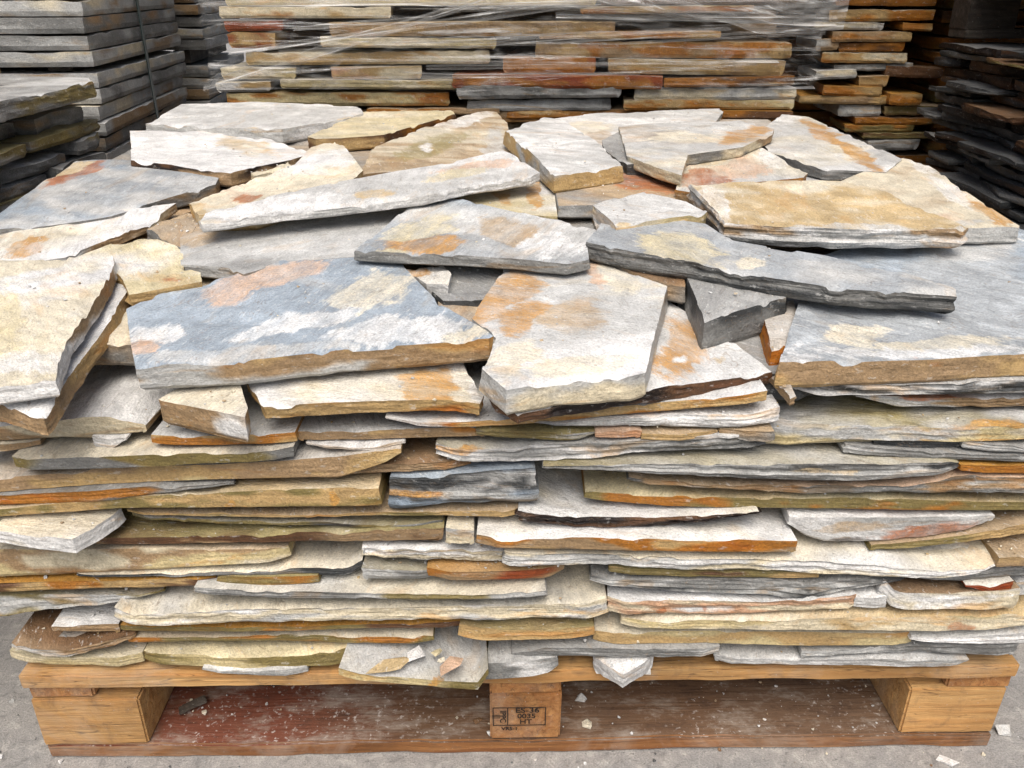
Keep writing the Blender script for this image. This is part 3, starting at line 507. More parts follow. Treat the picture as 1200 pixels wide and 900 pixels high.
TOPS=[
('flagstone', 'flagstone', 'shadowed grey slab glimpsed in the gap right of the centre slab', [(0.2214, 0.3519), (0.4544, 0.3519), (0.361, 0.0905), (0.3058, 0.0467), (0.1829, 0.0638)], (0.50518, 0.0, 0.12), 0.03, 'G', 'D', [], {}),
('flagstone', 'flagstone', 'dull cream slab glimpsed between the upper left slabs', [(-0.6617, 0.4246), (-0.3465, 0.491), (-0.2915, 0.257), (-0.3223, 0.1058), (-0.5308, 0.1058)], (0.51217, 0.0, 0.12), 0.03, 'CT', 'TG', [], {}),
('flagstone', 'flagstone', 'dull tan slab glimpsed under the middle of the top layer', [(-0.1298, 0.5108), (0.2529, 0.5485), (0.2123, 0.2402), (-0.0744, 0.0895)], (0.52168, 0.0, 0.11258), 0.03, 'TG', 'TG', [], {}),
('flagstone', 'flagstone', 'grey slab mostly buried under the back of the top layer', [(-0.6228, 1.0993), (-0.0769, 1.2005), (0.0, 0.5421), (-0.3599, 0.4053)], (0.56801, 0.0, 0.03115), 0.03, 'GT', 'TG', [], {}),
('flagstone', 'flagstone', 'pale slab mostly buried under the right back of the top layer', [(0.0955, 1.1866), (0.573, 1.1866), (0.6095, 0.3737), (0.1172, 0.3737)], (0.56309, 0.0, 0.03735), 0.03, 'LT', 'TG', [], {}),
('flagstone', 'flagstone', 'grey slab mostly buried under the upper left of the top layer', [(-0.7236, 0.4167), (-0.7474, 0.7242), (-0.7522, 1.0049), (-0.5248, 1.0049), (-0.4628, 0.5767), (-0.5076, 0.441)], (0.55105, 0.0, 0.04005), 0.03, 'GT', 'TG', [], {}),
('flagstone', 'flagstone', 'small pale angular block in front of the orange faced slab', [(-0.359, 0.0062), (-0.3393, 0.0382), (-0.2853, 0.0399), (-0.2628, -0.0105), (-0.2618, -0.0268), (-0.3057, -0.012)], (0.50328, 0.0, 0.12), 0.03, 'WC', 'BTW', [], {}),
('flagstone', 'flagstone', 'cream slab with bright orange right end, under the large blue slab', [(-0.2834, 0.0499), (-0.2783, 0.1123), (-0.0571, 0.1029), (-0.0458, 0.0618), (-0.0291, 0.0221), (-0.033, 0.0065), (-0.0577, 0.0142), (-0.122, 0.0111), (-0.2514, -0.0012)], (0.49827, 0.0, 0.12), 0.017, 'CWC', 'OBO', [(-0.0846, 0.0334, 0.0286, -0.009, -0.0006, -0.0459, 'O'), (-0.0354, 0.0253, 0.0106, 0.0, 0.0011, -0.0311, 'W'), (-0.0428, -0.0057, 0.0086, 0.0, 0.0006, -0.0148, 'W')], {}),
('flagstone', 'flagstone', 'slab with buff side under the cream slab at the left edge', [(-0.6252, 0.1377), (-0.5284, 0.2381), (-0.4672, 0.2357), (-0.4556, 0.1377), (-0.4466, 0.0108), (-0.4394, -0.0579), (-0.4913, -0.0351), (-0.5297, -0.0322)], (0.52639, 0.0, 0.12), 0.024, 'W', 'BTB', [], {}),
('flagstone', 'flagstone', 'cream rippled slab with stepped right edge at the left border', [(-0.6486, 0.1919), (-0.6248, 0.2329), (-0.548, 0.2404), (-0.4925, 0.2455), (-0.4833, 0.2254), (-0.4661, 0.1407), (-0.4536, 0.0349), (-0.443, -0.0068), (-0.4311, -0.0377), (-0.4773, -0.0495), (-0.5106, -0.0538)], (0.55057, 0.0, 0.12), 0.02, 'CWCY', 'TWT', [(-0.5497, 0.0804, 0.0309, 0.0, 0.0356, -0.0676, 'Y'), (-0.4723, -0.0115, 0.0497, 0.0, 0.0107, -0.0216, 'W')], {'rip': 0.0018}),
('flagstone', 'flagstone', 'cream slab with small red mark left of the grey brushed slab', [(-0.5512, 0.2615), (-0.5217, 0.3071), (-0.4711, 0.3297), (-0.4266, 0.3015), (-0.4038, 0.2338), (-0.3782, 0.2191), (-0.368, 0.1932), (-0.4398, 0.1597), (-0.4744, 0.2167)], (0.54151, 0.0, 0.12), 0.02, 'CYW', 'BY', [(-0.4043, 0.1932, 0.0448, -0.0158, 0.006, -0.0223, 'B'), (-0.4013, 0.1932, 0.0081, 0.0, 0.0032, -0.0091, 'R')], {}),
('flagstone', 'flagstone', 'small dull tan stone wedged behind the cream slab at left', [(-0.4988, 0.3698), (-0.4632, 0.4306), (-0.4361, 0.3995), (-0.4259, 0.2994), (-0.4631, 0.3291)], (0.54778, 0.0, 0.09815), 0.02, 'TG', 'TG', [], {}),
('flagstone', 'flagstone', 'grey brushed slab behind the large blue slab', [(-0.4534, 0.3733), (-0.4495, 0.3861), (-0.3632, 0.4212), (-0.1629, 0.4686), (-0.1302, 0.3886), (-0.1774, 0.3037), (-0.1898, 0.2761), (-0.2884, 0.2578), (-0.3251, 0.2166), (-0.3489, 0.2383), (-0.4106, 0.247)], (0.53771, -0.0105, 0.1121), 0.018, 'GLG', 'GL', [(-0.4218, 0.3406, 0.0249, 0.0142, 0.0133, -0.0339, 'T')], {'strk': 1}),
('flagstone', 'flagstone', 'grey stone in the gap between blue slab and centre slab', [(-0.1164, 0.2395), (-0.0822, 0.2824), (0.0, 0.2902), (-0.0302, 0.1815), (-0.0803, 0.1771)], (0.52577, 0.0, 0.12), 0.025, 'G', 'D', [], {}),
('flagstone', 'flagstone', 'small white stone with ochre end in the gap right of the blue slab', [(-0.1382, 0.2502), (-0.0856, 0.2578), (-0.074, 0.2256), (-0.0764, 0.1996), (-0.1019, 0.1996)], (0.53537, 0.0, 0.12), 0.02, 'WC', 'WL', [(-0.1239, 0.2353, 0.0168, 0.0, 0.0025, -0.024, 'O')], {}),
('flagstone', 'flagstone', 'tan slab strip between the centre slab and the long pointed slab', [(0.0975, 0.2764), (0.154, 0.2952), (0.2075, 0.2233), (0.2026, 0.1835), (0.1846, 0.1903), (0.1458, 0.2282)], (0.54072, 0.0, 0.12), 0.022, 'TK', 'GT', [], {}),
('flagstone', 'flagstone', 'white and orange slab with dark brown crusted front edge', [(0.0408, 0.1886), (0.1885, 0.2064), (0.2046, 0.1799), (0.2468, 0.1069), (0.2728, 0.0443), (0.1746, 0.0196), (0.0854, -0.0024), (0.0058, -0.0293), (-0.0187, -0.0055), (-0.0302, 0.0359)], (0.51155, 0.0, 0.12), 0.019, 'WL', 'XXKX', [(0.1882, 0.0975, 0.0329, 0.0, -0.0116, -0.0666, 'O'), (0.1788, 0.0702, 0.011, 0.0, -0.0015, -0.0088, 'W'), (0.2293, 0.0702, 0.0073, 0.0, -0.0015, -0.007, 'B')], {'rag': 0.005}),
('flagstone', 'flagstone', 'large cream grey slab with ochre patches at the centre front', [(-0.0106, 0.2426), (0.0528, 0.2426), (0.0978, 0.2785), (0.1838, 0.1902), (0.1531, 0.0771), (0.1306, -0.0019), (0.1172, -0.0082), (0.0414, -0.019), (-0.0049, -0.0341), (-0.0288, 0.0045), (-0.0172, 0.0715), (-0.0454, 0.1156)], (0.53761, 0.0, 0.12), 0.028, 'LWLC', 'GLC', [(-0.0099, 0.1678, 0.0381, 0.0719, 0.0151, -0.0389, 'O'), (0.0132, 0.1156, 0.0394, 0.0221, 0.0039, -0.0336, 'O'), (0.0643, 0.1156, 0.0385, 0.014, 0.001, -0.0416, 'T'), (0.1078, 0.2206, 0.0117, -0.005, -0.0061, -0.0367, 'P'), (0.1275, 0.2017, 0.0204, 0.0, -0.0034, -0.0317, 'C'), (0.0, 0.0242, 0.0294, 0.0, 0.0, -0.0355, 'C'), (0.0772, 0.0159, 0.053, 0.0174, 0.0003, -0.0222, 'C')], {'strk': 1}),
('flagstone', 'flagstone', 'large blue slab with pink and yellow patches at front left', [(-0.4346, 0.1356), (-0.4083, 0.175), (-0.3654, 0.1965), (-0.2907, 0.2671), (-0.1968, 0.2857), (-0.1449, 0.2899), (-0.1335, 0.2462), (-0.082, 0.1509), (-0.0165, 0.0791), (-0.0236, 0.0697), (-0.0897, 0.0592), (-0.1785, 0.0448), (-0.2721, 0.0223), (-0.3758, 0.0052), (-0.3996, 0.0556)], (0.53435, -0.01253, 0.12), 0.029, 'NNNL', 'BBTL', [(-0.2964, 0.2124, 0.0634, 0.0446, 0.0119, -0.0332, 'P'), (-0.3797, 0.0742, 0.0337, 0.0073, 0.0094, -0.0232, 'W'), (-0.3785, 0.042, 0.0192, 0.0004, 0.0088, -0.0236, 'P'), (-0.1605, 0.1815, 0.0491, 0.0522, 0.0128, -0.0398, 'C'), (-0.233, 0.1005, 0.0619, 0.038, 0.0056, -0.0165, 'W'), (-0.1108, 0.09, 0.0868, 0.0213, 0.0043, -0.0275, 'W'), (-0.0506, 0.0858, 0.0221, 0.0005, 0.0011, -0.0221, 'C'), (-0.2631, 0.0377, 0.1022, 0.0169, 0.004, -0.0134, 'L'), (-0.1319, 0.2413, 0.0147, 0.0004, 0.0021, -0.0194, 'N')], {'strk': 1}),
('stone_chip', 'stone chip', 'small orange stone in the gap below the white ochre ended stone', [(-0.0851, 0.1973), (-0.0659, 0.2018), (-0.0593, 0.1731), (-0.0758, 0.1646)], (0.51706, 0.0, 0.12), 0.012, 'O', 'OT', [], {}),
('stone_chip', 'stone chip', 'tan sliver of stone leaning at the left end of the grey white edge, right', [(0.2709, 0.0487), (0.2898, 0.0521), (0.2874, 0.0033), (0.2796, 0.0002)], (0.508, 0.0, 0.12), 0.012, 'LT', 'T', [], {}),
('flagstone', 'flagstone', 'thick grey three sided stone under the long pointed slab', [(0.2078, 0.1979), (0.257, 0.2145), (0.316, 0.1574), (0.311, 0.1466), (0.2082, 0.0919)], (0.54467, 0.0, 0.12), 0.04, 'GL', 'GDL', [], {}),
('flagstone', 'flagstone', 'tan upright stone fragment in the hole left of the big blue grey slab', [(0.2862, 0.1455), (0.3334, 0.184), (0.3118, 0.0829), (0.2775, 0.0684)], (0.52455, 0.0, 0.12), 0.03, 'LT', 'OK', [], {}),
('flagstone', 'flagstone', 'pale fragment at the foot of the hole left of the big blue grey slab', [(0.2615, 0.133), (0.3107, 0.1633), (0.3012, 0.0768), (0.2726, 0.0559)], (0.50274, 0.0, 0.12), 0.012, 'LW', 'T', [], {}),
('flagstone', 'flagstone', 'big blue grey slab with buff front edge at the right border', [(0.3887, 0.2856), (0.451, 0.3238), (0.6268, 0.3709), (0.6868, 0.368), (0.7233, 0.3193), (0.572, 0.0406), (0.5281, 0.0404), (0.4314, 0.0335), (0.3495, 0.0312), (0.2739, 0.0287), (0.313, 0.1167), (0.3407, 0.1785)], (0.52591, 0.01939, 0.12), 0.03, 'SSNS', 'BTB', [(0.4295, 0.0561, 0.1359, 0.0045, -0.0062, -0.0155, 'W'), (0.4435, 0.0682, 0.1025, 0.0068, -0.0049, -0.0124, 'C'), (0.5938, 0.317, 0.0762, -0.0036, -0.0171, -0.0373, 'L'), (0.3729, 0.0855, 0.0362, -0.0013, -0.0089, -0.0253, 'C'), (0.2852, 0.0351, 0.0346, -0.0012, -0.0037, -0.0133, 'W'), (0.4238, 0.0137, 0.0067, -0.0002, -0.0081, -0.0189, 'R')], {'rag': 0.0015}),
('flagstone', 'flagstone', 'cream yellow slab with gold veins behind the triangular blue white slab', [(-0.1039, 0.5209), (-0.0665, 0.5556), (0.0652, 0.5886), (0.0628, 0.3944), (0.0, 0.4113), (-0.0486, 0.4282)], (0.56397, 0.01057, 0.06923), 0.018, 'CYW', 'TY', [(-0.0127, 0.4875, 0.0127, -0.0004, 0.0005, -0.0566, 'O'), (0.0319, 0.4944, 0.0092, -0.0119, -0.009, -0.0683, 'O')], {}),
('flagstone', 'flagstone', 'long grey slab tapering to a point over the big blue grey slab', [(0.0927, 0.2544), (0.1158, 0.3118), (0.2219, 0.3194), (0.2482, 0.3068), (0.2652, 0.2642), (0.3729, 0.2137), (0.4444, 0.1568), (0.484, 0.1143), (0.4802, 0.1), (0.4265, 0.1119), (0.3602, 0.1266), (0.2897, 0.1551), (0.2002, 0.1951), (0.1434, 0.2216)], (0.56393, 0.01463, 0.12), 0.026, 'LSLL', 'DGD', [(0.1964, 0.2325, 0.0505, -0.0257, -0.0097, -0.041, 'Y'), (0.2725, 0.2048, 0.0123, -0.0063, -0.0044, -0.0141, 'C')], {'lam': 1.2, 'rag': 0.0025}),
('flagstone', 'flagstone', 'grey slab with round orange brown stain right of centre back', [(0.0651, 0.5013), (0.0808, 0.5303), (0.1793, 0.6137), (0.2211, 0.6552), (0.2801, 0.5977), (0.2834, 0.5442), (0.2501, 0.4695), (0.1217, 0.4335), (0.0667, 0.4288)], (0.57747, -0.02541, 0.05998), 0.022, 'LTG', 'GL', [(0.2208, 0.5672, 0.0515, -0.0233, -0.0148, -0.0793, 'R')], {'rag': 0.001}),
('flagstone', 'flagstone', 'pale pink slab under the white slab at upper left', [(-0.4467, 0.3993), (-0.4195, 0.4656), (-0.3895, 0.5292), (-0.3494, 0.6095), (-0.3461, 0.7239), (-0.3158, 0.7743), (-0.2871, 0.7233), (-0.2331, 0.5671), (-0.248, 0.4642), (-0.342, 0.3528), (-0.4172, 0.346)], (0.5857, 0.00224, 0.05987), 0.025, 'PCW', 'BC', [(-0.374, 0.427, 0.0209, 0.0114, 0.0064, -0.0202, 'R'), (-0.4282, 0.3721, 0.0162, -0.0001, 0.0099, -0.0297, 'B'), (-0.2808, 0.6471, 0.0225, -0.0002, 0.0134, -0.0746, 'W')], {'rag': 0.0015}),
('flagstone', 'flagstone', 'bluish white slab at the back right of the top layer', [(0.0734, 1.1114), (0.1922, 1.2055), (0.3932, 1.2537), (0.4804, 1.2655), (0.4784, 1.2135), (0.4342, 1.0832), (0.3204, 0.8575), (0.155, 0.8005)], (0.60568, 0.00238, 0.01109), 0.015, 'LWL', 'LW', [(0.1561, 1.0018, 0.0693, -0.001, -0.0065, -0.0784, 'C'), (0.1645, 0.9045, 0.0329, -0.0005, -0.0073, -0.0792, 'T')], {}),
('flagstone', 'flagstone', 'cream slab with brown front edge at the back, right of the long white slab', [(-0.3881, 0.8761), (-0.3321, 1.1822), (-0.1358, 1.1721), (-0.1215, 1.1228), (-0.1891, 0.9889), (-0.2429, 0.88), (-0.3189, 0.8521), (-0.3659, 0.8479)], (0.61397, 0.01687, 0.01516), 0.025, 'CYC', 'OKB', [], {'rag': 0.001}),
('flagstone', 'flagstone', 'long white and grey marbled slab at the back left corner', [(-0.725, 0.9564), (-0.7476, 1.2239), (-0.6018, 1.2818), (-0.3533, 1.2547), (-0.3236, 1.1422), (-0.3508, 1.0466), (-0.4475, 0.923), (-0.582, 0.9299)], (0.61046, -0.01547, 0.01105), 0.03, 'WLW', 'WLC', [(-0.5772, 1.0238, 0.1284, -0.0266, 0.0181, -0.0615, 'L'), (-0.3313, 1.0159, 0.024, 0.0024, 0.0107, -0.0611, 'B'), (-0.5014, 0.88, 0.0473, 0.0043, 0.0126, -0.0442, 'B')], {'rag': 0.0025}),
('flagstone', 'flagstone', 'olive and grey slab with ragged back edge at back centre', [(-0.2408, 0.5704), (-0.2484, 0.7741), (-0.1833, 0.9799), (-0.0641, 1.2277), (-0.0347, 1.2103), (-0.0109, 1.0829), (0.0015, 0.7642), (-0.0586, 0.7052), (-0.178, 0.6034)], (0.59217, -0.03367, 0.0226), 0.02, 'LCTC', 'TG', [(-0.1484, 0.8143, 0.0607, 0.1275, 0.0107, -0.0696, 'V'), (-0.1001, 1.0963, 0.0508, 0.0906, 0.0064, -0.0681, 'W'), (-0.1547, 0.7977, 0.0176, 0.037, 0.0044, -0.028, 'W'), (-0.0324, 0.8749, 0.0226, 0.004, 0.0028, -0.1514, 'L')], {'strk': 1}),
('flagstone', 'flagstone', 'small grey stones stacked under the left end of the orange edged slab', [(0.1607, 0.773), (0.2071, 0.8579), (0.2031, 0.646), (0.2088, 0.5864), (0.1818, 0.5859), (0.155, 0.6834)], (0.60472, -0.0035, 0.03736), 0.02, 'LG', 'DG', [], {}),
('flagstone', 'flagstone', 'bluish white slab showing between the red stained and right slabs', [(0.4391, 0.8163), (0.4906, 0.8908), (0.5317, 0.7878), (0.6053, 0.6422), (0.5472, 0.5609), (0.4563, 0.5675)], (0.56272, 0.03297, 0.03536), 0.015, 'LWN', 'LG', [], {}),
('flagstone', 'flagstone', 'white slab with orange band at the right back corner', [(0.4471, 0.7972), (0.4866, 0.916), (0.564, 1.059), (0.6061, 1.0236), (0.6235, 0.8176), (0.6366, 0.6326), (0.58, 0.5598), (0.492, 0.585), (0.4405, 0.6902)], (0.59406, 0.02023, 0.02876), 0.022, 'WLC', 'LGW', [(0.5843, 0.8878, 0.0031, -0.1133, -0.0242, -0.0559, 'O'), (0.5795, 0.6769, -0.0037, -0.1525, -0.0187, -0.0368, 'O'), (0.4935, 0.6986, 0.0536, -0.051, -0.0213, -0.0627, 'L'), (0.5524, 1.0006, 0.0233, -0.0027, -0.0158, -0.0545, 'W')], {}),
('flagstone', 'flagstone', 'red and orange stained slab left of the big buff slab', [(0.2364, 0.4684), (0.2892, 0.6531), (0.3815, 0.7155), (0.4342, 0.7487), (0.462, 0.5647), (0.4475, 0.5391), (0.3584, 0.508), (0.2642, 0.4512)], (0.58907, -0.00595, 0.05196), 0.018, 'PCL', 'OT', [(0.3165, 0.5512, 0.0633, 0.0211, -0.0131, -0.0675, 'R'), (0.3692, 0.6047, 0.0468, 0.0011, -0.0177, -0.0727, 'P'), (0.433, 0.6625, 0.0154, -0.0386, -0.0194, -0.0535, 'W'), (0.3259, 0.6598, 0.0342, 0.0009, -0.0083, -0.0399, 'B')], {}),
('flagstone', 'flagstone', 'tan ribbed slab with orange right end at the back', [(0.198, 0.8512), (0.3238, 0.8909), (0.4377, 0.9071), (0.4741, 0.8041), (0.4607, 0.7667), (0.3806, 0.6606), (0.2801, 0.6049), (0.2479, 0.4793), (0.2151, 0.5343), (0.1837, 0.6057)], (0.60966, 0.01568, 0.03577), 0.019, 'CLT', 'TCG', [(0.4058, 0.7637, 0.0634, 0.0492, -0.0112, -0.0556, 'O'), (0.2983, 0.7501, 0.0585, -0.0046, -0.0101, -0.0557, 'C')], {'strk': 1}),
('flagstone', 'flagstone', 'tan pink slab with white rim at the right border, under the buff slab', [(0.4941, 0.5124), (0.6096, 0.6256), (0.6464, 0.6545), (0.6694, 0.6353), (0.6705, 0.4899), (0.6696, 0.3311), (0.6611, 0.3173), (0.5849, 0.3096), (0.5106, 0.3454)], (0.58686, -0.0203, 0.07438), 0.022, 'PCT', 'LW', [(0.6473, 0.4674, 0.0001, -0.104, -0.0208, -0.0318, 'W'), (0.663, 0.6044, 0.0123, -0.0356, -0.0201, -0.038, 'W'), (0.6552, 0.3719, 0.0031, -0.0514, -0.0196, -0.0285, 'O'), (0.6045, 0.3272, 0.0348, 0.0021, -0.0066, -0.0136, 'L')], {}),
('flagstone', 'flagstone', 'big buff slab with chipped grey white front edge at right', [(0.2524, 0.4421), (0.305, 0.4499), (0.4419, 0.458), (0.5006, 0.4506), (0.5457, 0.3548), (0.5766, 0.283), (0.5623, 0.2683), (0.4242, 0.2679), (0.3417, 0.2764), (0.2695, 0.288), (0.2711, 0.3154), (0.2607, 0.374)], (0.58109, -0.00112, 0.10304), 0.026, 'CCBC', 'LWTL', [(0.2669, 0.3538, 0.0217, 0.0271, -0.0005, -0.0653, 'W'), (0.4262, 0.2737, 0.1494, 0.0004, -0.003, -0.0087, 'L')], {'lam': 1.3, 'rag': 0.003}),
('flagstone', 'flagstone', 'small thick white block resting on the long pointed slab', [(0.1094, 0.3692), (0.1286, 0.3887), (0.1864, 0.4279), (0.2383, 0.3831), (0.2568, 0.337), (0.2516, 0.3276), (0.1576, 0.2968), (0.1319, 0.2896), (0.1242, 0.3215)], (0.57624, 0.02737, 0.09283), 0.024, 'WL', 'YCW', [(0.1444, 0.2766, 0.0148, -0.0011, -0.0024, -0.0204, 'B')], {'rag': 0.0015}),
('flagstone', 'flagstone', 'thick white slab with corner toward the viewer at back centre', [(-0.014, 0.8241), (0.0672, 0.9553), (0.1024, 0.9248), (0.1474, 0.7288), (0.17, 0.557), (0.1155, 0.5206), (0.0626, 0.4857), (0.0303, 0.627)], (0.6198, -0.03388, 0.02914), 0.03, 'WLW', 'CBL', [], {'rag': 0.0015}),
('flagstone', 'flagstone', 'long whitish slab with gold and pink tints running back to centre', [(-0.4051, 0.3119), (-0.4071, 0.3456), (-0.3355, 0.4032), (-0.2472, 0.4656), (-0.1015, 0.5591), (-0.0137, 0.623), (0.0027, 0.5964), (0.0403, 0.4955), (0.0273, 0.4747), (-0.0605, 0.4384), (-0.1172, 0.3949), (-0.228, 0.3571), (-0.2924, 0.3396), (-0.3964, 0.2985)], (0.59042, 0.01722, 0.08066), 0.014, 'WLC', 'LWG', [(-0.1888, 0.4027, 0.0262, 0.0146, 0.0044, -0.0223, 'B'), (-0.0518, 0.5326, 0.064, 0.037, 0.0026, -0.0312, 'P'), (-0.0758, 0.4981, 0.0493, 0.0281, 0.0027, -0.0256, 'Y'), (-0.0124, 0.4728, 0.0623, 0.034, 0.0015, -0.0247, 'L'), (-0.3215, 0.3657, 0.0611, 0.035, 0.0075, -0.0246, 'W')], {'strk': 1}),
('flagstone', 'flagstone', 'blue white triangular slab with yellow corner at the centre', [(-0.1947, 0.2486), (-0.1564, 0.3706), (-0.1282, 0.443), (-0.1085, 0.4568), (-0.0237, 0.4008), (0.111, 0.3157), (0.0931, 0.2553), (0.0924, 0.2197), (0.0649, 0.2054), (0.0, 0.2233), (-0.0728, 0.2343), (-0.1358, 0.2401)], (0.55789, 0.00532, 0.12), 0.015, 'LSNL', 'DGL', [(-0.1257, 0.2961, 0.0374, 0.0642, 0.0152, -0.0468, 'Y'), (-0.1069, 0.2685, 0.0535, -0.0007, 0.0018, -0.0211, 'O'), (0.0, 0.3086, 0.0402, -0.0384, -0.0065, -0.0465, 'T'), (0.0534, 0.2664, 0.0426, -0.0006, -0.0018, -0.0413, 'W')], {'strk': 1}),
('flagstone', 'flagstone', 'cream slab with orange pink blotch under the blue grey slab at left', [(-0.7109, 0.2944), (-0.6932, 0.3551), (-0.6122, 0.4343), (-0.4961, 0.4742), (-0.5082, 0.3923), (-0.5431, 0.3284), (-0.5687, 0.2781), (-0.6352, 0.2451), (-0.6776, 0.2356)], (0.54311, 0.00742, 0.10787), 0.014, 'CWC', 'CTL', [(-0.6331, 0.3155, 0.0152, 0.0258, 0.0203, -0.0319, 'O'), (-0.6175, 0.3067, 0.0104, 0.0057, 0.0093, -0.0167, 'P')], {}),
('flagstone', 'flagstone', 'blue grey slab with rust stained corner at the upper left', [(-0.7472, 0.3512), (-0.7325, 0.4309), (-0.7514, 0.5929), (-0.76, 0.7313), (-0.6632, 0.7248), (-0.5791, 0.6854), (-0.478, 0.6257), (-0.4647, 0.5611), (-0.521, 0.4883), (-0.5696, 0.4221), (-0.6364, 0.3845), (-0.6956, 0.3625), (-0.7413, 0.3509)], (0.57105, 0.01708, 0.06436), 0.022, 'SNLS', 'LGT', [(-0.7259, 0.6415, 0.017, 0.0763, 0.0194, -0.0341, 'R'), (-0.7481, 0.6586, 0.0125, 0.0609, 0.0173, -0.03, 'B'), (-0.5101, 0.5686, 0.0549, -0.0033, 0.0145, -0.0424, 'L')], {'rag': 0.002}),
('flagstone', 'flagstone', 'white crystalline slab with cream corner at the upper left', [(-0.7414, 0.9191), (-0.5906, 0.9375), (-0.4567, 0.8706), (-0.3819, 0.7954), (-0.3549, 0.7558), (-0.3808, 0.706), (-0.4243, 0.6511), (-0.4516, 0.6012), (-0.4732, 0.6048), (-0.5644, 0.6493), (-0.6425, 0.6789)], (0.57867, -0.02289, 0.03192), 0.022, 'WW', 'KXTG', [(-0.487, 0.8131, 0.0691, -0.0594, 0.0153, -0.0676, 'B'), (-0.4593, 0.7797, 0.0265, -0.0227, 0.0085, -0.0396, 'C')], {'rag': 0.002}),
('stone_chip', 'stone chip', 'small cream stone bar lying below the white crystalline slab', [(-0.4254, 0.623), (-0.3828, 0.6952), (-0.37, 0.6716), (-0.4139, 0.6014)], (0.57483, -0.01015, 0.04165), 0.012, 'YC', 'YC', [], {}),
('flagstone', 'flagstone', 'whitish triangular stone with its corner jutting out at the left', [(-0.5729, -0.0151), (-0.5886, 0.02), (-0.5119, 0.0266), (-0.4327, 0.0233), (-0.4349, 0.0085), (-0.4456, -0.0151), (-0.4582, -0.0362), (-0.5021, -0.0288), (-0.5439, -0.0182)], (0.361, 0.0, 0.0), 0.02, 'YCW', 'CWL', [], {}),
('flagstone', 'flagstone', 'pale stone corner pointing outward over the middle of the deck', [(0.0957, -0.001), (0.1692, -0.001), (0.1547, -0.0174), (0.1416, -0.0267), (0.1277, -0.0359), (0.117, -0.0267), (0.1061, -0.0174)], (0.1715, 0.0, 0.0), 0.026, 'W', 'WL', [], {}),
]
